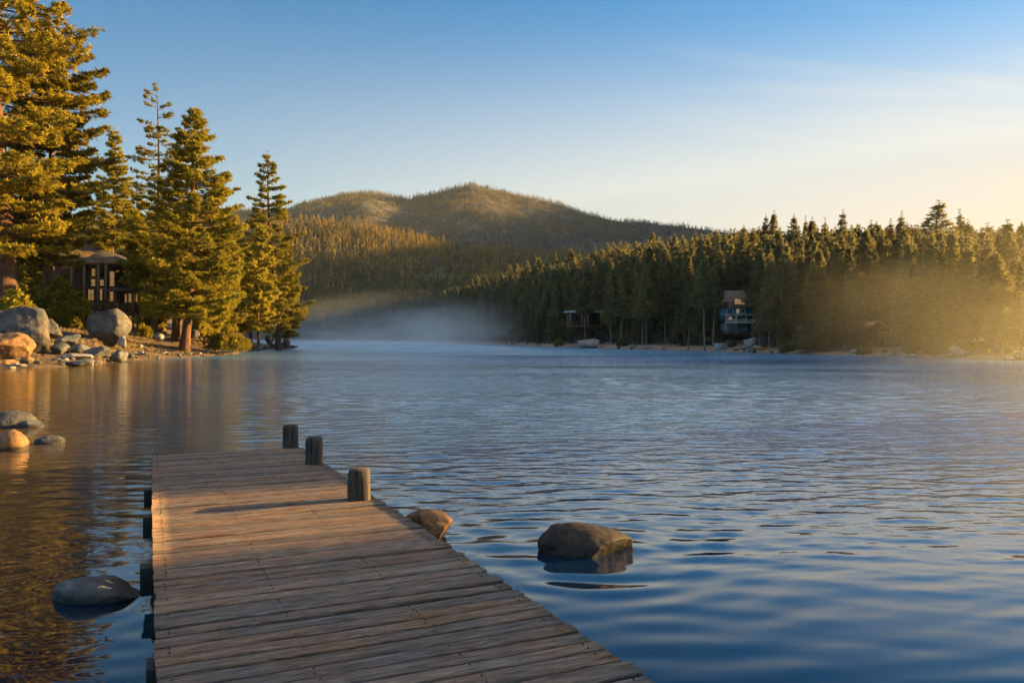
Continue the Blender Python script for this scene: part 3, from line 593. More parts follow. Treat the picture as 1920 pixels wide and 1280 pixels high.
# ------------------------------------------------------------------ dock
PHI = math.atan(.453); dv = np.array([-math.sin(PHI), math.cos(PHI), 0]); pv = np.array([math.cos(PHI), math.sin(PHI), 0])
def deck(px, py): Y_ = 1935.0 / (py - 652.0); return np.array([(px - 960) / F * Y_, Y_, .61 - .01333 * Y_])
LN, RN = deck(290, 1280), deck(1220, 1280); LF, RF = deck(285, 853), deck(575, 840)
dock = empty('wooden_dock', tuple(LN), 'weathered brown plank dock running out from the bottom of the picture', 'dock')
Rm = np.stack([pv, dv, np.array([0, 0, 1.])], 1)
dock.rotation_euler = (math.atan(-.01333 * math.cos(PHI)), 0, PHI)
Llen = float((LF - LN) @ dv); Wd = 1.75
def plank_mat():
    m, nt, p = new_mat('weathered_planks'); L = nt.links.new; tc = N(nt, 'TexCoord'); at = N(nt, 'Attribute', attribute_name='plank')
    cx = N(nt, 'CombineXYZ'); k1 = N(nt, 'Math', operation='MULTIPLY'); k1.inputs[1].default_value = 37.0; L(at.outputs['Fac'], k1.inputs[0]); L(k1.outputs[0], cx.inputs[2]); L(k1.outputs[0], cx.inputs[0])
    ad = N(nt, 'VectorMath', operation='ADD'); L(tc.outputs['Object'], ad.inputs[0]); L(cx.outputs[0], ad.inputs[1])
    mp = N(nt, 'Mapping'); mp.inputs['Scale'].default_value = (4.5, 42, 42); L(ad.outputs[0], mp.inputs[0])
    g1 = noise_tex(nt, mp.outputs[0], 1.0, 7, .72, .8)
    mp2 = N(nt, 'Mapping'); mp2.inputs['Scale'].default_value = (9, 120, 120); L(ad.outputs[0], mp2.inputs[0]); g2 = noise_tex(nt, mp2.outputs[0], 1.0, 4, .7, .4)
    bl = noise_tex(nt, ad.outputs[0], 2.2, 5, .65)
    r = ramp(nt, g1.outputs[0], [(.30, (.085, .065, .05)), (.5, (.235, .185, .145)), (.68, (.41, .345, .285))])
    r2 = ramp(nt, g2.outputs[0], [(.36, (.35, .33, .31)), (.56, (1.08, 1.06, 1.04))])
    mu = N(nt, 'MixRGB', blend_type='MULTIPLY', Fac=.85); L(r.outputs[0], mu.inputs[1]); L(r2.outputs[0], mu.inputs[2])
    # worn grey patches against brown ones, and each plank its own tone
    rb = ramp(nt, bl.outputs[0], [(.36, (1.1, .82, .62)), (.62, (.82, .90, .98))])
    mu2 = N(nt, 'MixRGB', blend_type='MULTIPLY', Fac=.9); L(mu.outputs[0], mu2.inputs[1]); L(rb.outputs[0], mu2.inputs[2])
    ra = ramp(nt, at.outputs['Fac'], [(0, (.60, .58, .56)), (.25, (1.05, .90, .76)), (.5, (.78, .8, .82)), (.75, (1.15, 1.0, .86)), (1, (1.3, 1.25, 1.2))])
    mu3 = N(nt, 'MixRGB', blend_type='MULTIPLY', Fac=1); L(mu2.outputs[0], mu3.inputs[1]); L(ra.outputs[0], mu3.inputs[2])
    # knots
    mpk = N(nt, 'Mapping'); mpk.inputs['Scale'].default_value = (2.0, 6.0, 1); L(ad.outputs[0], mpk.inputs[0])
    vo = N(nt, 'TexVoronoi', Scale=1.3); L(mpk.outputs[0], vo.inputs['Vector'])
    kr = ramp(nt, vo.outputs['Distance'], [(.03, (.9,) * 3), (.075, (.15,) * 3), (.10, (.5,) * 3), (.15, (0, 0, 0))])
    mk = N(nt, 'MixRGB', Color2=(.03, .02, .014, 1)); L(kr.outputs[0], mk.inputs[0]); L(mu3.outputs[0], mk.inputs[1])
    L(mk.outputs[0], p.inputs['Base Color']); p.inputs['Roughness'].default_value = .72; p.inputs['Specular IOR Level'].default_value = .35
    hh = N(nt, 'Math', operation='MULTIPLY_ADD'); hh.inputs[1].default_value = .5; L(g2.outputs[0], hh.inputs[0]); L(g1.outputs[0], hh.inputs[2])
    b = N(nt, 'Bump', Strength=1.0, Distance=.007); L(hh.outputs[0], b.inputs['Height']); L(b.outputs[0], p.inputs['Normal']); return m
M['plank'] = plank_mat(); M['dark_wood'] = simple('wet_dark_timber', (.018, .016, .015), .8, .4, 6, .01)
g = np.random.default_rng(17)
mb = MB(); att = []; y0 = -5.2; nails = MB(); j = 0
holes = []
while y0 < Llen - .03:
    w = g.uniform(.108, .132) if y0 > -.5 else .14
    if y0 + w > Llen: w = Llen - y0
    ex0, ex1 = g.normal(0, .004), g.normal(0, .006); zt = g.normal(0, .0022); tw = g.normal(0, .0022); sk = g.normal(0, .0025)
    gap = g.uniform(.013, .026)
    # plank split along its length so that it can warp and its edges wander
    n = 15; xs = np.linspace(-.0 + ex0, Wd + ex1, n); e0 = y0 + gap * .5 + np.cumsum(g.normal(0, .0009, n)) + sk * np.linspace(-1, 1, n); e1 = y0 + w - gap * .5 + np.cumsum(g.normal(0, .0009, n)) + sk * np.linspace(-1, 1, n)
    wz = zt + .0035 * np.sin(np.linspace(0, g.uniform(2, 7), n) + g.uniform(0, 6)) + .5 * tw; cup = g.normal(.0, .002); ch = .0045
    b = mb.n(); ring = []
    for i in range(n):
        ring.append([(xs[i], e0[i], wz[i] - .038), (xs[i], e0[i], wz[i] - ch), (xs[i], e0[i] + ch, wz[i]), (xs[i], (e0[i] + e1[i]) / 2, wz[i] + cup), (xs[i], e1[i] - ch, wz[i]), (xs[i], e1[i], wz[i] - ch), (xs[i], e1[i], wz[i] - .038)])
    mb.V.append(np.array(ring).reshape(-1, 3)); k = 7
    for i in range(n - 1):
        for q in range(k):
            q2 = (q + 1) % k; mb.Q.append([b + i * k + q, b + (i + 1) * k + q, b + (i + 1) * k + q2, b + i * k + q2])
    for i in (0, n - 1):
        for tr_ in ((0, 1, 5), (0, 5, 6), (1, 2, 3), (1, 3, 5), (3, 4, 5)): mb.T.append([b + i * k + t for t in (tr_ if i else tr_[::-1])])
    att += [g.uniform()] * (n * 7)
    for xn in (.06, .58, 1.16, Wd - .07):
        for yn in (y0 + w * .28, y0 + w * .72):
            if g.uniform() < .7: nails.tube([(xn + g.normal(0, .008), yn, zt - .004), (xn + g.normal(0, .002), yn, wz[n // 2] + .0045 + cup * .5)], [.0034, .0034], 6)
    y0 += w
nb = mb.n(); natt = nails.n(); nq = len(mb.Q)
allQ = np.concatenate([np.array(mb.Q), np.array(nails.Q) + nb]); allT = np.array(mb.T)
mesh_np('deck', np.concatenate(mb.V + nails.V), [allQ, allT], [M['plank'], simple('rusty_nail', (.05, .03, .02), .6, .3, 20)], dock, attrs={'plank': att + [0] * natt},
        midx=np.concatenate([np.zeros(nq), np.ones(len(nails.Q)), np.zeros(len(allT))]))
fr = MB()
for xx_ in (.07, Wd * .5, Wd - .07): fr.box((xx_, Llen / 2 - 2.6, -.10), (.06, Llen + 5.0, .12))
fr.build('stringers', M['dark_wood'], dock)
for (px, pya, pyb, out) in ((276, 905, 936, .075), (276, 953, 997, .075), (270, 1042, 1083, .08), (280, 1218, 1262, .04)):
    p0 = deck(286, pya); yy_ = float((p0 - LN) @ dv); hh = .16
    fr = MB(); fr.box((Wd / 2 - out / 2 - .01, yy_ - .02, -.135), (Wd + out - .03, .15, .17)); bevel(fr.build('cross_beam', M['dark_wood'], dock), .006)
for yy_ in (.9, 3.4, 6.4):
    for xx_ in (.12, Wd - .12): fr = MB(); fr.tube([(xx_, yy_, -.06), (xx_, yy_, -1.6)], [.075, .075], 12); fr.build('pile', M['dark_wood'], dock)
def post_mat():
    m, nt, p = new_mat('weathered_post'); L = nt.links.new; tc = N(nt, 'TexCoord'); mp = N(nt, 'Mapping'); mp.inputs['Scale'].default_value = (30, 30, 2.2); L(tc.outputs['Object'], mp.inputs[0])
    g1 = noise_tex(nt, mp.outputs[0], 1.0, 7, .75, .8); r = ramp(nt, g1.outputs[0], [(.34, (.012, .009, .007)), (.48, (.055, .04, .03)), (.68, (.12, .09, .07))])
    L(r.outputs[0], p.inputs['Base Color']); p.inputs['Roughness'].default_value = .8
    b = N(nt, 'Bump', Strength=1, Distance=.016); L(g1.outputs[0], b.inputs['Height']); L(b.outputs[0], p.inputs['Normal']); return m
M['post'] = post_mat()
for i, (px, py, ph, w) in enumerate(((678, 941, .265, .185), (591.5, 873, .305, .175), (546.5, 841, .295, .18))):
    q = deck(px, py); rel = q - LN; lx = float(rel @ pv); ly = float(rel @ dv)
    gg = np.random.default_rng(90 + i); lv = [-.9, 0, ph * .35, ph * .7, ph - .03, ph - .008, ph]; ins = [0, 0, .001, .002, .004, .014, .034]
    ring = []
    for z_, s_ in zip(lv, ins):
        h_ = w / 2 - s_; c_ = .022
        for (sx, sy) in ((-1, -1), (1, -1), (1, 1), (-1, 1)):
            pts = [(sx * h_, sy * (h_ - c_)), (sx * (h_ - c_), sy * h_)]
            if (sx * sy) > 0: pts = pts[::1]
            else: pts = pts[::-1]
            for pnt in pts: ring.append((pnt[0] + gg.normal(0, .0015), pnt[1] + gg.normal(0, .0015), z_ + gg.normal(0, .002)))
    V = np.array(ring); m_ = 8; Q = []
    for a_ in range(len(lv) - 1):
        for b_ in range(m_): c2 = (b_ + 1) % m_; Q.append([a_ * m_ + b_, a_ * m_ + c2, (a_ + 1) * m_ + c2, (a_ + 1) * m_ + b_])
    V = np.vstack([V, [[0, 0, ph + .004]]]); top = (len(lv) - 1) * m_; T = [[top + b_, top + (b_ + 1) % m_, len(V) - 1] for b_ in range(m_)]
    o = mesh_np('post', V, [np.array(Q), np.array(T)], M['post'], dock, loc=(lx, ly + w * .5, -.004))
    o.rotation_euler = (gg.normal(0, .015), gg.normal(0, .015), gg.normal(0, .03) - .3)
    cr_ = MB()
    for kq in range(2):
        xo = gg.uniform(-.05, .06)
        cr_.box((xo, -w / 2 + .004, ph * gg.uniform(.55, .75)), (.004, .012, ph * .5))
    cr_.build('crack', M['dark_wood'], o)

# ------------------------------------------------------------------ trees of the left bank
def near_tree(pxt, pyt, pxb, Y, label, spec, mats=('needles', 'bark'), cat='pine tree', group='trees on the left bank', name='pine_tree', pyb=None):
    s = Y / F; xb = (pxb - 960) * s; zb = bz(xb, Y) if pyb is None else CAMZ - (pyb - HOR) * s
    ztop = CAMZ + (HOR - pyt) * s; H = ztop - zb
    sp = dict(spec); sp['H'] = H; sp['lean'] = ((pxt - pxb) * s, 0)
    sc = s
    sp['prof'] = table(spec['pt'][0], [r_ * s for r_ in spec['pt'][1]]); sp.pop('pt')
    return put_tree(name, sp, (xb, Y, zb), label, group, mats, 0, cat)
# pt: relative height -> crown radius in photo pixels
near_tree(2, -330, 12, 74, 'giant pine at the left picture edge, its top beyond the frame',
    dict(seed=1, pt=([.06, .12, .25, .42, .55, .70, .85, 1], [60, 130, 168, 175, 172, 140, 90, 10]), cb=.14, nbr=230, tufts=66, tl=.46, tw=.052, blades=22, tr=1.05, droop=.16, twig=.42, inner=.2), mats=('needles_warm', 'bark'))
near_tree(118, 62, 92, 80, 'tall bushy pine leaning out from behind the giant pine, in front of the lodge',
    dict(seed=2, pt=([.15, .3, .5, .7, .85, .95, 1], [60, 78, 86, 88, 66, 34, 8]), cb=.19, nbr=170, tufts=50, tl=.46, tw=.052, blades=21, tr=.5, droop=.10, twig=.45), mats=('needles_warm', 'bark'))
near_tree(211, 242, 214, 103, 'slim dark spire shaped fir standing behind the lodge roof',
    dict(seed=3, pt=([.1, .3, .5, .7, .85, 1], [52, 50, 44, 30, 16, 3]), cb=.12, nbr=230, tufts=26, tl=.43, tw=.048, blades=18, tr=.35, droop=.12, twig=.4), cat='fir tree', name='fir_tree')
near_tree(288, 160, 290, 92, 'tall pine with a bare pointed top and sparse branches',
    dict(seed=4, pt=([.25, .45, .6, .72, .82, .9, .96, 1], [62, 60, 54, 50, 44, 30, 16, 5]), cb=.30, nbr=100, tufts=24, tl=.40, tw=.045, blades=15, tr=.34, droop=.06, upturn=.2, twig=.35, whorl=4,
         dens=lambda t: 1 if t < .72 else (.75 if t < .85 else .4)))
near_tree(371, 205, 345, 83, 'largest leaning pine at the waterline with a reddish trunk',
    dict(seed=6, pt=([.08, .2, .35, .5, .65, .8, .9, .97, 1], [56, 84, 92, 88, 70, 46, 26, 9, 1]), cb=.13, nbr=220, tufts=48, tl=.42, tw=.046, blades=22, tr=.46, droop=.12, upturn=.3, twig=.42, whorl=6))
near_tree(508, 285, 522, 118, 'golden pine out on the tip of the rocky point',
    dict(seed=7, pt=([.1, .2, .4, .55, .68, .8, .92, 1], [36, 50, 58, 48, 42, 30, 15, 2]), cb=.13, nbr=125, tufts=36, tl=.47, tw=.055, blades=18, tr=.5, droop=.05, upturn=.22, twig=.4, whorl=5))
near_tree(492, 425, 485, 112, 'slim young pine with a thin pale trunk on the rocky point',
    dict(seed=8, pt=([.15, .3, .5, .7, .9, 1], [26, 34, 36, 28, 14, 3]), cb=.2, nbr=120, tufts=24, tl=.55, tw=.09, blades=10, tr=.22, droop=.08, twig=.4))
for (pxt, pyt, pxb, Y, r_, cb, sd_, lab, tr_) in [
    (252, 395, 262, 96, 34, .35, 11, 'bushy pine beside the right corner of the lodge', .3), (300, 380, 304, 99, 40, .3, 12, 'golden pine filling the gap behind the bare topped pine', .35),
    (328, 430, 326, 93, 34, .34, 13, 'small pine with a bare trunk just left of the leaning pine', .3), (338, 470, 337, 96, 30, .32, 14, 'thin trunked pine close behind the leaning pine', .26),
    (420, 430, 410, 100, 50, .06, 15, 'bushy golden pine right behind the leaning pine', .3), (446, 445, 440, 112, 42, .1, 16, 'pine between the leaning pine and the rocky point', .3),
    (392, 500, 384, 94, 40, .1, 17, 'low spreading pine at the foot of the leaning pine', .2), (160, 400, 158, 112, 46, .2, 18, 'dark pine rising behind the lodge roof ridge', .35),
    (70, 300, 66, 104, 78, .15, 19, 'broad pine deep behind the giant pine', .5), (-40, 200, -50, 95, 120, .1, 20, 'broad pine beyond the left picture edge', .6),
    (258, 360, 256, 112, 44, .12, 21, 'dark fir behind the bare topped pine', .35), (474, 440, 470, 126, 34, .15, 22, 'narrow fir behind the rocky point', .3),
    (235, 480, 240, 106, 30, .2, 23, 'small fir behind the lodge roof corner', .2), (540, 480, 536, 128, 30, .12, 24, 'small pine at the far right of the rocky point', .25)]:
    near_tree(pxt, pyt, pxb, Y, lab, dict(seed=sd_, pt=([cb, .35, .6, .85, 1], [r_ * .8, r_, r_ * .85, r_ * .45, 3]), cb=cb, nbr=110, tufts=30, tl=.46, tw=.055, blades=17, tr=tr_, droop=.1, twig=.42))
# low growth: young trees and bushes
for (px, pyt, pyb, Y, r_, sd_, lab, cat_) in [
    (28, 548, 612, 66, 34, 31, 'young pine hiding the foot of the giant trunk', 'young pine'), (112, 520, 622, 78, 40, 32, 'dark bushy young pine in front of the lodge wall', 'young pine'),
    (142, 548, 620, 77, 26, 33, 'small young pine left of the round boulder', 'young pine'), (78, 560, 612, 80, 24, 34, 'small dark pine behind the speckled boulder', 'young pine'),
    (60, 470, 600, 88, 44, 36, 'dense young pine before the dark end of the lodge', 'young pine'), (285, 520, 620, 94, 24, 37, 'feathery young pine at the right end of the lodge deck', 'young pine')]:
    s = Y / F; H = (pyb - pyt) * s; sp = dict(seed=sd_, H=H, prof=table([0, .3, .7, 1], [r_ * s, r_ * s, r_ * .6 * s, .1]), cb=.04, nbr=80, tufts=16, tl=.42, tw=.08, blades=12, tr=.1, droop=0, twig=.45, inner=.1, limb=False)
    put_tree('young_pine', sp, ((px - 960) * s, Y, CAMZ - (pyb - HOR) * s), lab, 'young pines on the left bank', rz=px, cat=cat_)
def bush(px, pyb, Y, wpx, hpx, seed, label, mat='needles_warm', group=None, name='bush', z=None, tl=.3, n=260):
    s = Y / F; g_ = np.random.default_rng(seed); w = wpx * s / 2; h = hpx * s
    P = g_.normal(0, 1, (n, 3)); P /= np.linalg.norm(P, axis=1)[:, None]; P *= g_.uniform(.5, 1, (n, 1)) ** .5; P[:, 2] = np.abs(P[:, 2])
    P = P * np.array([w, w * .8, h]) * (1 + .25 * np.sin(P[:, :1] * 7 + seed)); K = 10
    D = g_.normal(0, 1, (n, K, 3)) + (P / np.array([w, w, h]))[:, None] * .8 + np.array([0, 0, .5]); D /= np.linalg.norm(D, axis=2)[..., None]
    S = np.cross(D, g_.normal(0, 1, (n, K, 3))); S /= np.linalg.norm(S, axis=2)[..., None]; B = P[:, None] + g_.normal(0, .05, (n, K, 3)); Lg = tl * g_.uniform(.6, 1.2, (n, K, 1))
    V = np.stack([B, B + D * Lg * .5 + S * tl * .17, B + D * Lg, B + D * Lg * .5 - S * tl * .17], 2).reshape(-1, 3); i = np.arange(n * K)[:, None] * 4
    st = MB()
    for q in range(7): a_ = g_.uniform(0, 6.28); st.tube([(0, 0, -.2), (math.cos(a_) * w * .3, math.sin(a_) * w * .3, h * .4), (math.cos(a_) * w * .6, math.sin(a_) * w * .6, h * .8)], [.04, .03, .012], 4)
    e = empty(name, ((px - 960) * s, Y, z if z is not None else CAMZ - (pyb - HOR) * s), label, 'bush', group)
    st.build('stems', M['bark_grey'], e); mesh_np('foliage', V, np.concatenate([i, i + 1, i + 2, i + 3], 1), M[mat], e); return e
bush(424, 655, 86, 62, 38, 1, 'golden olive bush overhanging the waterline right of the leaning pine', n=420, tl=.36)
bush(450, 653, 92, 34, 22, 2, 'small olive bush where the bank meets the rocky point', n=220)
bush(270, 632, 88, 26, 20, 3, 'low bush under the right end of the lodge deck', n=160)
bush(120, 634, 78, 34, 16, 4, 'dry golden bush on the slope above the slabs', n=200)
bush(146, 640, 76, 20, 12, 5, 'small dry bush left of the round boulder', n=120)
bush(378, 628, 92, 44, 30, 6, 'dark bush behind the leaning pine foot', mat='needles', n=240)

# ------------------------------------------------------------------ far shore forest
def lod(seed, H, R_, cb, nbr, tufts, tl, tw, blades, tr=.2, **k):
    return conifer(seed, H, cone(R_, cb * .9, 1.1, .15, .8), cb=cb, nbr=nbr, tufts=tufts, tl=tl, tw=tw, blades=blades, tr=tr, **k)
PROTO = []
for i in range(10):
    Rr_ = [2.2, 1.7, 2.6, 1.5, 2.0, 2.4, 1.6, 2.8, 1.9, 2.3][i]; cb = [.12, .42, .2, .08, .5, .15, .3, .35, .1, .5][i]
    PROTO.append(lod(300 + i, 15.0, Rr_, cb, 150, 9, .5, .075, 8, .17, droop=.16 if i % 2 else .06, upturn=.2, twig=.38, limb=False, whorl=5))
PM = []
for i, (t, c) in enumerate(PROTO):
    me = mesh_np('trunk', t[0], t[1], M['bark_grey'], smooth=True); mc = mesh_np('crown', c[0], c[1], M['needles_far'])
    PM.append((me.data, mc.data)); bpy.data.objects.remove(me); bpy.data.objects.remove(mc)
def forest_tree(v, x, y, H, label, group, rz, wide=1.0, cat='pine tree', name='forest_pine'):
    e = empty(name, (x, y, tz(x, y) - .15), label, cat, group, rz); s = H / 15.0; e.scale = (s * wide, s * wide, s)
    for nm, me in zip(('trunk', 'crown'), PM[v]): o = bpy.data.objects.new(nm, me); link(o, e)
    return e
g = np.random.default_rng(99)
def lim_top(px): return float(I(px, [300, 560, 700, 850, 960, 1040, 1100, 1150, 1220, 1300, 1400, 1500, 1600, 1700, 1800, 1920], [590, 578, 566, 548, 530, 505, 484, 470, 458, 446, 436, 432, 430, 432, 432, 438]))
HERO = [(1760, 376, 122, 7, 1.5, 'tallest broad pine on the forest skyline at the right'), (1796, 393, 124, 3, 1.0, 'slim pointed pine just right of the tallest broad pine'), (1583, 394, 134, 0, 1.0, 'pointed pine standing clear of the skyline, third from the broad tallest one'),
    (1693, 396, 128, 3, 1.0, 'slender pine with a thin top left of the tallest broad pine'), (1451, 394, 150, 1, .9, 'right one of the twin pointed pines on the skyline above the green house'), (1438, 402, 151, 6, .9, 'left one of the twin pointed pines on the skyline above the green house'),
    (1488, 402, 146, 7, .9, 'round topped pine right of the twin pointed pines'), (1522, 407, 142, 1, .9, 'narrow pine right of the round topped pine'), (1508, 406, 144, 3, .8, 'small spire between the round topped pine and its neighbour'), (1545, 408, 140, 3, .7, 'thin spire alone on the skyline before the clear pointed pine'),
    (1630, 413, 132, 6, .9, 'left one of a close pair of skyline pines'), (1642, 415, 131, 1, .9, 'right one of a close pair of skyline pines'), (1668, 411, 130, 3, .9, 'spire shaped skyline pine between the close pair and the slender pine'), (1703, 418, 126, 5, 1.0, 'bushy skyline pine right against the slender pine'),
    (1817, 411, 112, 5, 1.0, 'golden pine on the skyline right of the slim pointed one'), (1854, 418, 106, 0, 1.0, 'broad golden skyline pine, third from the right picture edge'), (1890, 411, 100, 1, 1.0, 'pointed golden skyline pine, second from the right picture edge'), (1912, 417, 98, 2, .9, 'golden skyline pine at the right picture edge'),
    (1395, 422, 158, 7, .8, 'round crowned dark pine left of the twin pointed pines'), (1350, 430, 164, 3, 1.0, 'pine on the skyline where forest meets mountain'), (1305, 432, 168, 6, 1.0, 'golden tipped pine against the mountain foot'), (1222, 434, 178, 2, 1.1, 'broad dark pine rising above the forest edge in front of the mountain'),
    (1264, 438, 172, 1, 1.0, 'dark pine right of the broad dark one in front of the mountain'), (1140, 458, 190, 0, 1.0, 'dark pine with a golden tip at the left end of the high forest'), (1115, 463, 196, 3, 1.0, 'pointed dark pine furthest left of the high forest'), (1730, 440, 120, 2, 1.0, 'dark pine in the notch left of the tallest broad pine')]
def ground_py(px, D): x = (px - 960) / F * D; return x, tz(x, D)
nfor = 0
for (px, py, D, v, wd, lab) in HERO:
    x, z = ground_py(px, D); H = CAMZ + (HOR - py) / F * D - z; forest_tree(v, x, D, H, lab, 'skyline pines of the far forest', g.uniform(0, 6), 1.35 * wd * 14 / max(H, 8)); nfor += 1
SHORE = [(1690, 535, 80, 5, .9, 'reddish trunked pine beside the brown house, in the mist'), (1581, 530, 88, 8, .9, 'right one of two bare trunked pines left of the brown house'), (1551, 540, 89, 6, .9, 'left one of two bare trunked pines left of the brown house'), (1518, 600, 90, 0, 1.6, 'low bushy pine at the far waterline'),
    (1866, 470, 72, 9, 1.0, 'left trunk of the golden pine pair in the mist'), (1876, 480, 72.6, 4, 1.0, 'right trunk of the golden pine pair in the mist'), (1712, 622, 77, 0, 1.2, 'small cone shaped young pine on the misty beach'), (1775, 618, 75, 5, 1.2, 'pale green young pine left of the tall pale boulders'),
    (1290, 525, 112, 1, .8, 'thin trunked pine left of the green house'), (1458, 545, 98, 4, .8, 'tall bare trunk right of the green house'), (1205, 540, 126, 9, .8, 'pine with a bare pale trunk at the middle of the far shore'), (1096, 520, 143, 4, .9, 'bare trunked pine crossing the pale roofed house'),
    (1322, 480, 108, 9, 1.0, 'tall dark pine just left of the green house'), (1430, 500, 103, 0, .9, 'dark pine hugging the right wall of the green house'), (1820, 520, 78, 1, .9, 'golden hazy pine above the tall pale boulders'), (1745, 560, 80, 6, .9, 'hazy pine between the brown house and the misty boulders')]
for (px, py, D, v, wd, lab) in SHORE:
    x, z = ground_py(px, D); H = CAMZ + (HOR - py) / F * D - z; forest_tree(v, x, D, H, lab, 'pines along the far waterline', g.uniform(0, 6), wd * 13 / max(H, 5)); nfor += 1
def blocked(px, D):
    for (a, b, Dm) in ((1346, 1420, 121), (1608, 1700, 96), (1050, 1138, 152), (1215, 1245, 150)):
        if a < px < b and D < Dm + 3: return True
    return False
cand = []
tries = 0; placed = []
while tries < 9000:
    tries += 1
    px = 900 + 1090 * g.uniform() ** .9; D0 = float(I(px, KX, KD0)); D = D0 + 3.5 + 115 * g.uniform() ** 1.1
    if blocked(px, D): continue
    x = (px - 960) / F * D; mind = 1.9 if D - D0 < 15 else 2.5
    if any((x - q[0]) ** 2 + (D - q[1]) ** 2 < mind ** 2 for q in placed): continue
    placed.append((x, D, px, D0))
placed.sort(key=lambda q: q[1] - q[3])
MESHST = []
for (x, D, px, D0) in placed:
    z = tz(x, D); s_ = D - D0; lim = CAMZ + (HOR - (lim_top(px) + g.exponential(20) - 9)) / F * D - z
    H = min(g.uniform(10.5, 16.5) if s_ > 12 else g.choice([g.uniform(3, 7), g.uniform(8, 13)]), lim)
    if H < 2.5: continue
    v = int(g.integers(0, 10)); wd = g.uniform(.85, 1.2) * (1.0 if H > 8 else 1.35)
    if nfor < 296:
        row = 'front row' if s_ < 12 else ('middle' if s_ < 70 else 'top rows'); sz = 'short' if H < 8 else ('tall' if H > 13.5 else 'medium')
        where = AREAS[[q for q in range(len(AREAS)) if px < AREAS[q][0]][0]][1]
        forest_tree(v, x, D, H, f'{sz} conifer in the {row} of the far forest {where}', f'{sz} trees in the {row} of the forest {where}', g.uniform(0, 6.28), wd); nfor += 1
    else: MESHST.append((x, D, z - .1, H, wd, v))
# far tree stands too many to count: real little trees gathered in one mesh each
def stand(name, label, items, protos, mat, Hp, group=None, trunks=True):
    by = {}
    for it in items: by.setdefault(it[5] % len(protos), []).append(it)
    VV = []; QQ = []; off = 0; MI = []
    for v, its in by.items():
        a = np.array([i[:5] for i in its]); n = len(a)
        for part in ((0, 1) if trunks else (1,)):
            V, Q = protos[v][part]; s = a[:, 3] / Hp; th = np.arange(n) * 2.4; c, sn = np.cos(th), np.sin(th); w = s * a[:, 4]
            X_ = (V[None, :, 0] * c[:, None] - V[None, :, 1] * sn[:, None]) * w[:, None] + a[:, 0:1]
            Y_ = (V[None, :, 0] * sn[:, None] + V[None, :, 1] * c[:, None]) * w[:, None] + a[:, 1:2]
            Z_ = V[None, :, 2] * s[:, None] + a[:, 2:3]
            VV.append(np.stack([X_, Y_, Z_], -1).reshape(-1, 3)); q = (Q[None] + (np.arange(n) * len(V))[:, None, None]).reshape(-1, Q.shape[1]) + off
            QQ.append(q); MI.append(np.full(len(q), 0 if part else 1)); off += n * len(V)
    w4 = [q for q in QQ if q.shape[1] == 4]; w3 = [q for q in QQ if q.shape[1] == 3]
    mi = np.concatenate([m_ for q, m_ in zip(QQ, MI) if q.shape[1] == 4] + [m_ for q, m_ in zip(QQ, MI) if q.shape[1] == 3])
    fs = ([np.concatenate(w4)] if w4 else []) + ([np.concatenate(w3)] if w3 else [])
    o = mesh_np(name, np.concatenate(VV), fs, [mat, M['bark_grey']], midx=mi); tag(o, label, 'forest', kind='stuff'); return o
P2 = [lod(500 + i, 15.0, [2.1, 1.6, 2.5, 1.9, 2.3, 1.7][i], [.12, .25, .2, .1, .3, .15][i], 70, 5, .9, .2, 5, .2, droop=.12, limb=False, whorl=5) for i in range(6)]
# the remaining trees of the near hillside, and the low wooded slope further round the bay
for k in range(2600):
    px = g.uniform(350, 1250); D0 = float(I(px, KX, KD0)); D = D0 + 3 + 330 * g.uniform() ** 1.2
    if px > 900 and D - D0 < 118: continue
    x = (px - 960) / F * D; z = tz(x, D)
    if z < .1: continue
    H = g.uniform(11, 17) * (1 if D - D0 > 12 else .7)
    if D - D0 < 120: H = min(H, CAMZ + (HOR - lim_top(px) + 8) / F * D - z)
    if H > 3: MESHST.append((x, D, z - .1, H, g.uniform(.8, 1.2), int(g.integers(0, 6))))
stand('hillside_forest', 'dark shaded conifer forest rising from the far shore', MESHST, P2, M['needles_far'], 15.0)
def tiny_tree(seed, n=26, H=12.0, R_=1.9):
    g_ = np.random.default_rng(seed); V = []; Q = []
    tt = MB().tube([(0, 0, -1), (0, 0, H * .9)], [.16, .03], 4)
    for i in range(n):
        t = .12 + .86 * (i + .5) / n; a_ = i * 2.4 + g_.normal(0, .3); r_ = R_ * (1 - t) ** .8 * g_.uniform(.7, 1.25) + .12; z = t * H
        d = np.array([math.cos(a_), math.sin(a_), 0]); s_ = np.array([-d[1], d[0], 0]); w = r_ * .42 + .12
        V += [np.array([0, 0, z + H * .07]), d * r_ * .6 + s_ * w + [0, 0, z + .05], d * r_ * 1.05 + [0, 0, z - H * .035], d * r_ * .6 - s_ * w + [0, 0, z + .05]]; Q.append([4 * i, 4 * i + 1, 4 * i + 2, 4 * i + 3])
    V += [np.array([-.15, 0, H * .92]), np.array([.15, 0, H * .92]), np.array([0, .05, H * 1.03]), np.array([0, .1, H * .92])]; Q.append([4 * n, 4 * n + 1, 4 * n + 2, 4 * n + 3])
    return (np.concatenate(tt.V), np.array(tt.Q)), (np.array(V), np.array(Q))
P3 = [tiny_tree(i, 30, 12.0, [1.7, 2.1, 1.5, 2.4, 1.9, 2.0][i]) for i in range(6)]
P4 = [tiny_tree(20 + i, 13, 12.0, [2.8, 3.3, 2.4, 3.6][i]) for i in range(4)]
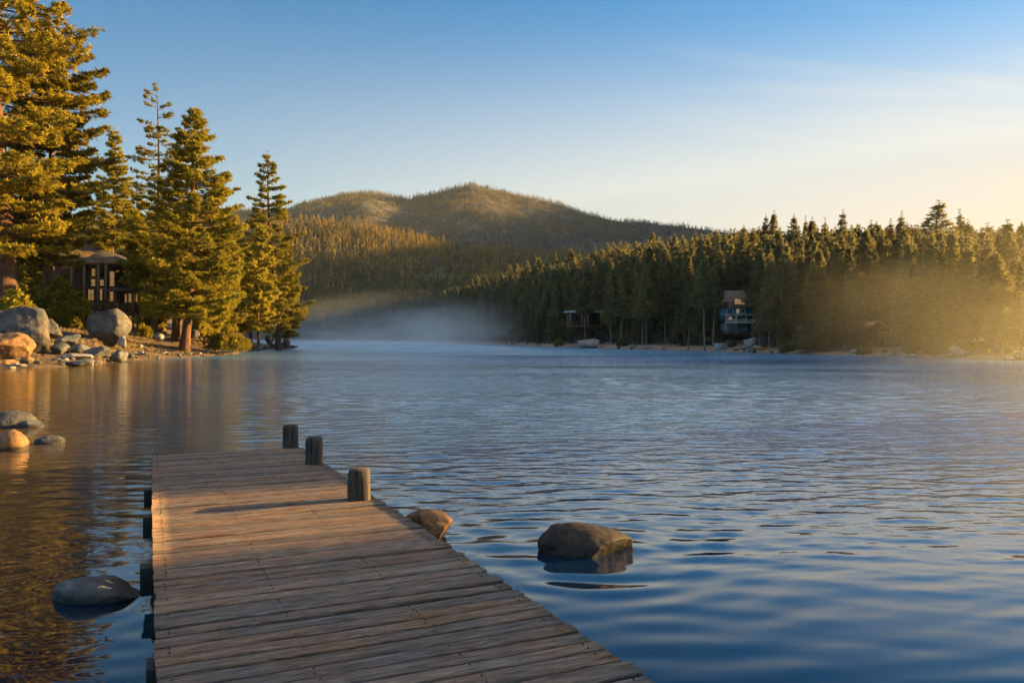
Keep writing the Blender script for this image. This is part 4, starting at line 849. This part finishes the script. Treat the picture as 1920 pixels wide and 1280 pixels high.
def many(n, pxr, Dr, Hr, dens, seed):
    g_ = np.random.default_rng(seed); px = g_.uniform(*pxr, n); D = np.sqrt(g_.uniform(Dr[0] ** 2, Dr[1] ** 2, n)); x = (px - 960) / F * D; z = terrain_h(x, D)
    k = (g_.uniform(0, 1, n) < dens(x, D, z)) & (z > .3); H = g_.uniform(*Hr, n) * g_.choice([1, .75, 1.2], n)
    return [(x[i], D[i], z[i] - .3, H[i], g_.uniform(.85, 1.25), int(g_.integers(0, 12))) for i in np.where(k)[0]]
mid = many(9500, (330, 1300), (440, 1010), (10, 15), lambda x, D, z: np.clip(.75 + .7 * fbm(x / 60, D / 60, 3, 5), .1, 1), 1)
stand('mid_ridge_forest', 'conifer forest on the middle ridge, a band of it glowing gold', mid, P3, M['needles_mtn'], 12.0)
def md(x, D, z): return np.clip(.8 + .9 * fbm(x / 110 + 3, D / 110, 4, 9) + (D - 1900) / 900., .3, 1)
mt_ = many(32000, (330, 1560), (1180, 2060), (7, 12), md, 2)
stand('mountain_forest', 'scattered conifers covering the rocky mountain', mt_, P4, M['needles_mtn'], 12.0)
# bushes on the far shore
for i in range(26):
    px = g.uniform(1000, 1900); D = float(I(px, KX, KD0)) + g.uniform(2, 8); x = (px - 960) / F * D
    if i < 4: e = bush(px, 0, D, 24, 12, 60 + i, 'olive bush among the rocks just above the far waterline', 'needles_far', 'bushes on the far shore', z=tz(x, D) - .1, tl=.34, n=150); bp = (bp if i else []) + [e]
    else: e = copy_tree(bp[i % 4])
    w_ = AREAS[[q for q in range(len(AREAS)) if px < AREAS[q][0]][0]][1]; tag(e, 'olive bush among the rocks just above the far waterline, ' + w_, 'bush', 'bushes on the far shore ' + w_)
    if i >= 4: e.location = (x, D, tz(x, D) - .1); e.rotation_euler = (0, 0, i); e.scale = (g.uniform(.6, 1.5),) * 3
# trees on the shore to the right of the picture: their shade lies on the dock
g = np.random.default_rng(5)
for i in range(44):
    a_ = R(g.uniform(50, 84)); r_ = g.uniform(58, 92); x, y = math.sin(a_) * r_, math.cos(a_) * r_
    pd_ = (x + .8) * -sd.y + (y - 7.5) * sd.x
    if pd_ > 6 or (-4.2 < pd_ < 2.2 and i % 3): continue      # a gap among them lets a low beam reach the rocks and the dock's far half
    forest_tree(int(g.integers(0, 10)), x, y, g.uniform(15, 22), 'pine on the near right shore outside the picture', 'pines on the near right shore', g.uniform(0, 6), 1.3)

# ------------------------------------------------------------------ buildings
M['log_wall'] = simple('dark_log_wall', (.10, .055, .03), .8, .35, 2, .02); M['timber'] = simple('brown_timber', (.16, .085, .045), .7, .35, 3, .01)
M['shingle'] = simple('slate_shingles', (.075, .06, .055), .7, .45, 2.5, .04); M['fascia'] = simple('copper_fascia', (.35, .14, .06), .5, .3, 2)
M['curtain'] = simple('blinds_behind_glass', (.75, .60, .34), .25, .45, 1.6)
_p = M['curtain'].node_tree.nodes['Principled BSDF']; _p.inputs['Emission Color'].default_value = (1, .5, .12, 1); _p.inputs['Emission Strength'].default_value = .05
M['dark_glass'] = simple('dark_glass', (.03, .035, .04), .05, .2, 1); M['stone'] = simple('stone_base', (.30, .29, .28), .9, .5, 1.4, .05)
M['teal'] = simple('teal_boards', (.035, .16, .19), .6, .3, 1.2); M['brown_roof'] = simple('brown_roof', (.12, .085, .075), .85, .3, 1.5)
M['pale_trim'] = simple('pale_trim', (.55, .55, .55), .7, .2, 2); M['brown_wall'] = simple('brown_siding', (.22, .11, .075), .8, .3, 1.2)
lm, lnt, lp = new_mat('lit_pane'); lp.inputs['Base Color'].default_value = (.8, .5, .25, 1); lp.inputs['Emission Color'].default_value = (1, .55, .25, 1); lp.inputs['Emission Strength'].default_value = .06; M['lit'] = lm
def window(parent, c, w, h, fm, pm, nx=2, ny=2, depth=.12, name='window'):
    """frame with mullions; the pane is its sub-part; faces -y"""
    m = MB(); t = .07; cx, cy_, cz = c
    m.box((cx, cy_, cz + h / 2 + t / 2), (w + 2 * t, depth, t)); m.box((cx, cy_, cz - h / 2 - t / 2), (w + 2 * t, depth, t))
    m.box((cx - w / 2 - t / 2, cy_, cz), (t, depth, h)); m.box((cx + w / 2 + t / 2, cy_, cz), (t, depth, h))
    for i in range(1, nx): m.box((cx - w / 2 + w * i / nx, cy_, cz), (.05, depth * .7, h))
    for i in range(1, ny): m.box((cx, cy_ + .003, cz - h / 2 + h * i / ny), (w, depth * .6, .05))
    f = m.build(name, M[fm], parent); MB().box((cx, cy_ + .02, cz), (w - .004, .02, h - .004)).build('pane', M[pm], f); return f
def railing(parent, x0, x1, y, z, h=.95, step=.22, mat='timber', name='railing', posts=1.8):
    m = MB(); m.box(((x0 + x1) / 2, y, z + h), (x1 - x0, .09, .07)); m.box(((x0 + x1) / 2, y, z + .1), (x1 - x0, .06, .06))
    n = int((x1 - x0) / step)
    for i in range(n): m.box((x0 + (i + .5) * (x1 - x0) / n, y, z + h * .52), (.045, .045, h * .82))
    k = max(1, round((x1 - x0) / posts))
    for i in range(k + 1): m.box((x0 + i * (x1 - x0) / k, y + .003, z + h * .5), (.13, .13, h + .12))
    return m.build(name, M[mat], parent)
# --- lodge among the pines on the left bank
LY = 97.0; S = LY / F
def lx(px): return (px - 960) * S
def lz(py): return CAMZ - (py - HOR) * S
lodge = empty('lodge', (lx(205), LY, lz(588)), 'dark timber lodge with a shingled roof, tall windows and a railed deck among the pines', 'lodge')
bx0 = lx(205); bz0 = lz(588)
def Lx(px): return lx(px) - bx0
def Lz(py): return lz(py) - bz0
mb = MB()
mb.box(((Lx(10) + Lx(160)) / 2, 4.0, (Lz(470) + Lz(606)) / 2), (Lx(160) - Lx(10), 7.0, Lz(470) - Lz(606)))
mb.box(((Lx(150) + Lx(212)) / 2, 3.2, (Lz(494) + Lz(590)) / 2), (Lx(212) - Lx(150), 5.0, Lz(494) - Lz(590)))
mb.box(((Lx(212) + Lx(258)) / 2, 4.2, (Lz(508) + Lz(590)) / 2), (Lx(258) - Lx(212), 5.0, Lz(508) - Lz(590)))
mb.build('wall', M['log_wall'], lodge)
# hipped roof of the bay, sweeping down to the right, and the long roof of the main house
ap = (Lx(140), 3.4, Lz(452)); e_ = [(Lx(128), -.6, Lz(486)), (Lx(246), -.6, Lz(495)), (Lx(248), 7.4, Lz(492)), (Lx(128), 7.4, Lz(486))]
pts = [e_[0], e_[1], e_[2], e_[3], (Lx(128), 3.4, Lz(450)), (Lx(178), 3.4, Lz(466))]
low = [(p_[0], p_[1], p_[2] - .22) for p_ in pts[:4]]
rf = MB().poly(pts + low, [(0, 1, 5, 4), (1, 2, 5), (2, 3, 4, 5), (3, 0, 4), (0, 6, 7, 1), (1, 7, 8, 2), (2, 8, 9, 3), (3, 9, 6, 0), (6, 9, 8, 7)]).build('roof', M['shingle'], lodge)
fb = MB(); fb.bar((e_[0][0], e_[0][1] - .05, e_[0][2] - .12), (e_[1][0], e_[1][1] - .05, e_[1][2] - .12), .06, .26); fb.bar((e_[1][0] + .05, e_[1][1], e_[1][2] - .12), (e_[2][0] + .05, e_[2][1], e_[2][2] - .12), .06, .26)
for q in range(4): fb.bar((Lx(140 + q * 17), -.2 + q * .15, Lz(466 + q * 5.5) + .06), (Lx(160 + q * 17), -.35 + q * .1, Lz(473 + q * 5.5) + .07), .05, .05)
fb.build('fascia', M['fascia'], rf)
pts = [(Lx(-6), -.2, Lz(478)), (Lx(140), -.2, Lz(478)), (Lx(140), 8.4, Lz(478)), (Lx(-6), 8.4, Lz(478)), (Lx(10), 4, Lz(432)), (Lx(126), 4, Lz(432))]
low = [(p_[0], p_[1], p_[2] - .22) for p_ in pts[:4]]
MB().poly(pts + low, [(0, 1, 5, 4), (1, 2, 5), (2, 3, 4, 5), (3, 0, 4), (0, 6, 7, 1), (1, 7, 8, 2), (2, 8, 9, 3), (3, 9, 6, 0), (6, 9, 8, 7)]).build('roof', M['shingle'], lodge)
for (a, b, t_, bt, mt_) in [(167, 174, 503, 517, 'curtain'), (176, 184, 500, 520, 'dark_glass'), (187, 197, 500, 520, 'dark_glass'), (201, 210, 508, 536, 'curtain'), (151, 160, 527, 537, 'curtain'),
                      (154, 171, 542, 562, 'curtain'), (178, 187, 541, 562, 'curtain'), (191, 197, 541, 562, 'curtain'), (201, 208, 542, 564, 'curtain'), (166, 174, 523, 536, 'curtain'), (179, 190, 524, 535, 'curtain')]:
    window(lodge, ((Lx(a) + Lx(b)) / 2, .66, (Lz(t_) + Lz(bt)) / 2), Lx(b) - Lx(a), Lz(t_) - Lz(bt), 'timber', mt_, 1 if b - a < 12 else 3, 2)
for (a, b, t_, bt) in [(229, 241, 549, 566), (243, 254, 550, 565), (222, 226, 550, 566), (234, 239, 526, 536)]:
    window(lodge, ((Lx(a) + Lx(b)) / 2, 1.66, (Lz(t_) + Lz(bt)) / 2), Lx(b) - Lx(a), Lz(t_) - Lz(bt), 'timber', 'curtain', 1, 1)
for (a, t_, bt) in [(68, 548, 568), (80, 549, 571), (92, 553, 568)]:
    window(lodge, (Lx(a), .46, (Lz(t_) + Lz(bt)) / 2), .34, Lz(t_) - Lz(bt), 'timber', 'curtain', 1, 1)
window(lodge, (Lx(40), .46, Lz(520)), 1.6, 1.2, 'timber', 'dark_glass', 2, 1)
window(lodge, (Lx(110), .46, Lz(525)), 1.4, 1.2, 'timber', 'dark_glass', 2, 1)
MB().box(((Lx(146) + Lx(264)) / 2, -.75, Lz(588)), (Lx(264) - Lx(146), 2.6, .22)).build('porch_floor', M['timber'], lodge)
railing(lodge, Lx(148), Lx(264), -2.0, Lz(588) + .11, 1.0, .2)
for px in (150, 173, 199, 213, 231, 262):
    top = Lz(494) if px < 215 else Lz(545); p_ = MB(); p_.box((Lx(px), -1.75, (top + Lz(612)) / 2), (.24, .24, top - Lz(612))); p_.build('porch_post', M['timber'], lodge)
MB().box(((Lx(148) + Lx(212)) / 2, -1.75, Lz(496) - .02), (Lx(214) - Lx(148), .26, .3)).build('beam', M['timber'], lodge); MB().box(((Lx(212) + Lx(264)) / 2, -1.75, Lz(546)), (Lx(266) - Lx(212), .22, .26)).build('beam', M['timber'], lodge)
pts = [(Lx(210), -2.1, Lz(544)), (Lx(268), -2.1, Lz(546)), (Lx(268), 2, Lz(536)), (Lx(210), 2, Lz(534))]
MB().poly(pts + [(a, b, c - .12) for a, b, c in pts], [(0, 1, 2, 3), (7, 6, 5, 4), (0, 4, 5, 1), (1, 5, 6, 2), (2, 6, 7, 3), (3, 7, 4, 0)]).build('porch_roof', M['shingle'], lodge)
# fence on the bank left of the lodge
fe = empty('wooden_fence', ((20 - 960) / F * 74, 74, CAMZ - (592 - HOR) / F * 74), 'low pale rail fence behind the speckled boulder', 'fence')
railing(fe, 0, 2.6, 0, -.1, .75, .5, 'bark_grey', 'rails', .9)
# --- green house on the far shore
GY = 118.0
def mk(Yd, pxc, pyc):
    s_ = Yd / F; ox, oz = (pxc - 960) * s_, CAMZ - (pyc - HOR) * s_
    return (lambda px: (px - 960) * s_ - ox), (lambda py: CAMZ - (py - HOR) * s_ - oz), (ox, Yd, oz)
gx_, gz_, org = mk(GY, 1385, 620)
gh = empty('house', org, 'teal and brown house with a lit attic window above the far shore', 'house')
MB().box(((gx_(1358) + gx_(1408)) / 2, 2, (gz_(574) + gz_(604)) / 2), (gx_(1408) - gx_(1358), 4, gz_(574) - gz_(604))).build('wall', M['teal'], gh)
MB().box(((gx_(1361) + gx_(1405)) / 2, 1.8, (gz_(604) + gz_(626)) / 2), (gx_(1405) - gx_(1361), 4, gz_(604) - gz_(626))).build('stone_base', M['stone'], gh)
pts = [(gx_(1354), -.3, gz_(575)), (gx_(1410), -.3, gz_(575)), (gx_(1410), 4.4, gz_(575)), (gx_(1354), 4.4, gz_(575)), (gx_(1366), 2, gz_(543)), (gx_(1402), 2, gz_(543))]
low = [(a, b, c - .12) for a, b, c in pts[:4]]
MB().poly(pts + low, [(0, 1, 5, 4), (1, 2, 5), (2, 3, 4, 5), (3, 0, 4), (0, 6, 7, 1), (1, 7, 8, 2), (2, 8, 9, 3), (3, 9, 6, 0), (6, 9, 8, 7)]).build('roof', M['brown_roof'], gh)
dm = MB().box((gx_(1386), .75, gz_(565)), (gx_(1399) - gx_(1374), 1.6, gz_(557) - gz_(573))).build('dormer', M['brown_wall'], gh)
window(gh, (gx_(1386.5), -.1, gz_(565.5)), gx_(1396) - gx_(1377), gz_(560.5) - gz_(570), 'fascia', 'lit', 3, 2)
window(gh, (gx_(1383), -.06, gz_(583)), .34, .6, 'pale_trim', 'lit', 1, 1); window(gh, (gx_(1392), -.06, gz_(583)), .5, .6, 'pale_trim', 'dark_glass', 1, 1); window(gh, (gx_(1368), -.06, gz_(583)), .7, .6, 'pale_trim', 'dark_glass', 2, 1)
window(gh, (gx_(1369), -.06, gz_(597)), .5, .5, 'pale_trim', 'lit', 1, 1); window(gh, (gx_(1384), -.06, gz_(597)), 1.0, .5, 'pale_trim', 'dark_glass', 3, 1)
MB().box(((gx_(1357) + gx_(1410)) / 2, -.7, gz_(590.5)), (gx_(1410) - gx_(1357), 1.4, .12)).box(((gx_(1357) + gx_(1412)) / 2, -.9, gz_(605.5)), (gx_(1412) - gx_(1357), 1.9, .14)).build('balcony_floor', M['pale_trim'], gh)
railing(gh, gx_(1357), gx_(1410), -1.36, gz_(605.5) + .05, .45, .2, 'pale_trim', 'railing', 1.2)
p_ = MB()
for px in (1358, 1376, 1394, 1409): p_.box((gx_(px), -1.3, (gz_(590) + gz_(624)) / 2), (.1, .1, gz_(590) - gz_(624)))
p_.build('posts', M['pale_trim'], gh)
# --- long brown house on posts in the misty shore
bx_, bz_, org = mk(92.0, 1655, 640)
bh = empty('cabin', org, 'long low brown cabin on posts with a small gable at its left end', 'cabin')
MB().box(((bx_(1632) + bx_(1692)) / 2, 2, (bz_(612) + bz_(630)) / 2), (bx_(1692) - bx_(1632), 3, bz_(612) - bz_(630))).build('wall', M['brown_wall'], bh)
pts = [(bx_(1650), -.2, bz_(613)), (bx_(1698), -.2, bz_(614)), (bx_(1698), 4, bz_(614)), (bx_(1650), 4, bz_(613)), (bx_(1652), 2, bz_(606)), (bx_(1694), 2, bz_(607))]
low = [(a, b, c - .1) for a, b, c in pts[:4]]
MB().poly(pts + low, [(0, 1, 5, 4), (1, 2, 5), (2, 3, 4, 5), (3, 0, 4), (0, 6, 7, 1), (1, 7, 8, 2), (2, 8, 9, 3), (3, 9, 6, 0), (6, 9, 8, 7)]).build('roof', M['brown_roof'], bh)
g0 = [(bx_(1624), -1.2, bz_(611)), (bx_(1638), -1.2, bz_(602)), (bx_(1655), -1.2, bz_(610))]; g1_ = [(a, 3, c) for a, b, c in g0]; g2 = [(a, b, c - .2) for a, b, c in g0 + g1_]
MB().poly(g0 + g1_ + g2, [(0, 1, 4, 3), (1, 2, 5, 4), (6, 9, 10, 7), (7, 10, 11, 8), (0, 6, 7, 1), (1, 7, 8, 2), (3, 4, 10, 9), (4, 5, 11, 10)]).build('gable_roof', M['fascia'], bh)
MB().box(((bx_(1626) + bx_(1694)) / 2, -.6, bz_(630)), (bx_(1694) - bx_(1626), 1.8, .16)).build('terrace_floor', M['brown_wall'], bh)
for px in (1626, 1642, 1651, 1684): MB().box((bx_(px), -1.1, (bz_(611) + bz_(650)) / 2 if px < 1655 else (bz_(630) + bz_(650)) / 2), (.14, .14, bz_(611) - bz_(650) if px < 1655 else bz_(630) - bz_(650))).build('post', M['timber'], bh)
window(bh, (bx_(1666), .46, bz_(621)), .8, .5, 'timber', 'dark_glass', 2, 1); window(bh, (bx_(1674), .46, bz_(621)), .35, .5, 'timber', 'curtain', 1, 1); window(bh, (bx_(1686), .46, bz_(621)), .5, .5, 'timber', 'dark_glass', 1, 1)
railing(bh, bx_(1652), bx_(1694), -1.4, bz_(630), .5, .22, 'brown_wall', 'railing', 1.2)
# --- pale roofed house deep in the shade
px_, pz_, org = mk(149.0, 1095, 610)
ph_ = empty('cabin', org, 'dim cabin with a flat pale roof and reddish porch posts above the bluish slab', 'cabin')
MB().box(((px_(1066) + px_(1126)) / 2, 2.4, (pz_(586) + pz_(611)) / 2), (px_(1126) - px_(1066), 3.4, pz_(586) - pz_(611))).build('wall', M['log_wall'], ph_)
MB().box(((px_(1060) + px_(1130)) / 2, 1.4, pz_(584.5)), (px_(1130) - px_(1060), 6, .22)).build('roof', M['pale_trim'], ph_)
for px in (1068, 1090, 1101, 1126): MB().box((px_(px), -1.4, (pz_(586) + pz_(614)) / 2), (.2, .2, pz_(586) - pz_(614))).build('porch_post', M['fascia'], ph_)
MB().box(((px_(1064) + px_(1128)) / 2, -.6, pz_(611)), (px_(1128) - px_(1064), 2.4, .16)).build('porch_floor', M['timber'], ph_)
window(ph_, (px_(1080), .66, pz_(597)), 1.0, .9, 'timber', 'dark_glass', 2, 1); window(ph_, (px_(1109), .66, pz_(597)), 1.4, 1.1, 'timber', 'dark_glass', 2, 1)
qx_, qz_, org = mk(160.0, 1228, 590)
q_ = empty('shed', org, 'little shed with a bluish roof half hidden in the dark forest', 'shed')
MB().box((0, 1.4, .1), (2.3, 2.4, 1.9)).build('wall', M['log_wall'], q_)
pts = [(-1.5, 0, 1.0), (1.5, 0, 1.0), (1.5, 3, 1.0), (-1.5, 3, 1.0), (-1.2, 1.5, 2.1), (1.2, 1.5, 2.1)]; low = [(a, b, c - .1) for a, b, c in pts[:4]]
MB().poly(pts + low, [(0, 1, 5, 4), (1, 2, 5), (2, 3, 4, 5), (3, 0, 4), (0, 6, 7, 1), (1, 7, 8, 2), (2, 8, 9, 3), (3, 9, 6, 0), (6, 9, 8, 7)]).build('roof', simple('blue_roof', (.10, .2, .3), .5, .3), q_)
window(q_, (0, .16, .2), .7, .6, 'pale_trim', 'dark_glass', 2, 1)
# boat house block and an orange kayak at the waterline below the green house
kx_, kz_, org = mk(103.5, 1353, 655)
kb = empty('boat_shed', org, 'small pinkish box shaped boat shed at the waterline below the green house', 'boat shed')
MB().box((0, .6, .3), (1.3, 1.3, .8)).build('wall', simple('pink_plaster', (.45, .36, .34), .8, .2), kb)
MB().box((0, .6, .74), (1.5, 1.5, .08)).build('roof', M['pale_trim'], kb)
MB().box((0, -.06, .25), (.8, .04, .55)).build('door', simple('grey_door', (.28, .24, .23), .8, .2), kb)
def kayak(px, D, L_, col, lab, cat, rz):
    x = (px - 960) / F * D; z = max(tz(x, D), 0); n = 13; t = np.linspace(-1, 1, n); w = .30 * (1 - np.abs(t) ** 2.4) + .01; V = []
    for ti, wi in zip(t, w):
        rise = .12 * abs(ti) ** 3; V += [(ti * L_ / 2, -wi, .22 + rise), (ti * L_ / 2, -wi * .8, .05 + rise), (ti * L_ / 2, 0, rise), (ti * L_ / 2, wi * .8, .05 + rise), (ti * L_ / 2, wi, .22 + rise), (ti * L_ / 2, 0, .29 + rise)]
    Q = [[i * 6 + j, i * 6 + (j + 1) % 6, (i + 1) * 6 + (j + 1) % 6, (i + 1) * 6 + j] for i in range(n - 1) for j in range(6)]
    e = empty('kayak', (x, D, z + .02), lab, cat, None, rz); mesh_np('hull', V, np.array(Q), simple('kayak_hull', col, .4, .15), e, smooth=True)
    a = np.linspace(0, 2 * np.pi, 17)[:, None]; MB().tube(np.concatenate([.42 * np.cos(a), .17 * np.sin(a), .285 + 0 * a], 1), .025, 6).build('cockpit_rim', M['dark_wood'], e)
kayak(1432, 100.0, 2.8, (.75, .33, .06), 'orange kayak lying on the beach right of the green house', 'kayak', .15)
kayak(1214, 124.5, 3.2, (.45, .35, .38), 'pale kayak pulled up at the middle of the far waterline', 'kayak', .05)

# ------------------------------------------------------------------ air: haze over the whole bay, and two banks of mist on the water
def vol_mat(name, col, dens, aniso, noise=None, falloff=True, step=None):
    m = bpy.data.materials.new(name); m.use_nodes = True; nt = m.node_tree; nt.nodes.clear(); L = nt.links.new
    out = N(nt, 'OutputMaterial'); v = N(nt, 'VolumePrincipled'); v.inputs['Color'].default_value = (*col, 1); v.inputs['Anisotropy'].default_value = aniso; v.inputs['Density'].default_value = dens
    if noise:
        tc = N(nt, 'TexCoord'); ln = N(nt, 'VectorMath', operation='LENGTH'); L(tc.outputs['Object'], ln.inputs[0])
        mr = N(nt, 'MapRange', interpolation_type='SMOOTHSTEP'); mr.inputs[1].default_value = .1; mr.inputs[2].default_value = .98; mr.inputs[3].default_value = 1; mr.inputs[4].default_value = 0; L(ln.outputs['Value'], mr.inputs[0])
        n = noise_tex(nt, tc.outputs['Object'], noise, 3, .55, .5); nr_ = N(nt, 'MapRange'); nr_.inputs[1].default_value = .38; nr_.inputs[2].default_value = .64; nr_.inputs[3].default_value = .05; nr_.inputs[4].default_value = 1.6; L(n.outputs[0], nr_.inputs[0])
        a = N(nt, 'Math', operation='MULTIPLY'); L(mr.outputs[0], a.inputs[0]); L(nr_.outputs[0], a.inputs[1]); b = N(nt, 'Math', operation='MULTIPLY'); L(a.outputs[0], b.inputs[0]); b.inputs[1].default_value = dens; L(b.outputs[0], v.inputs['Density'])
    L(v.outputs[0], out.inputs['Volume']); return m
hz = MB().box((0, 0, 0), (9600, 7700, 520)).build('haze', vol_mat('thin_haze', (.70, .84, 1.0), .00004, .0), loc=(1200, 3500, 257)); tag(hz, 'thin bluish morning haze over the bay', 'haze', kind='stuff')
def mist(name, c, r, col, dens, aniso, noise, lab):
    V, Fc = ICO[3]; V = V.copy(); o = mesh_np(name, V, Fc, vol_mat(name, col, dens, aniso, noise), loc=c); o.scale = r; tag(o, lab, 'mist', kind='stuff'); return o
D_ = 235.0
mist('low_mist', ((800 - 960) / F * D_, D_ - 30, .5), (50, 60, 15), (1.0, .97, .94), .011, .2, 2.3, 'brightest patch of mist lying on the water in front of the dark forest')
mist('mist', ((780 - 960) / F * D_, D_, 2.0), (80, 90, 13), (1.0, .92, .86), .003, .1, 1.7, 'pale mist rising from the still water in front of the dark forest')
mist('golden_mist', (50, 58, 3), (36, 22, 14), (1.0, .93, .66), .0095, .5, 1.4, 'sunlit golden mist drifting over the shore at the right')
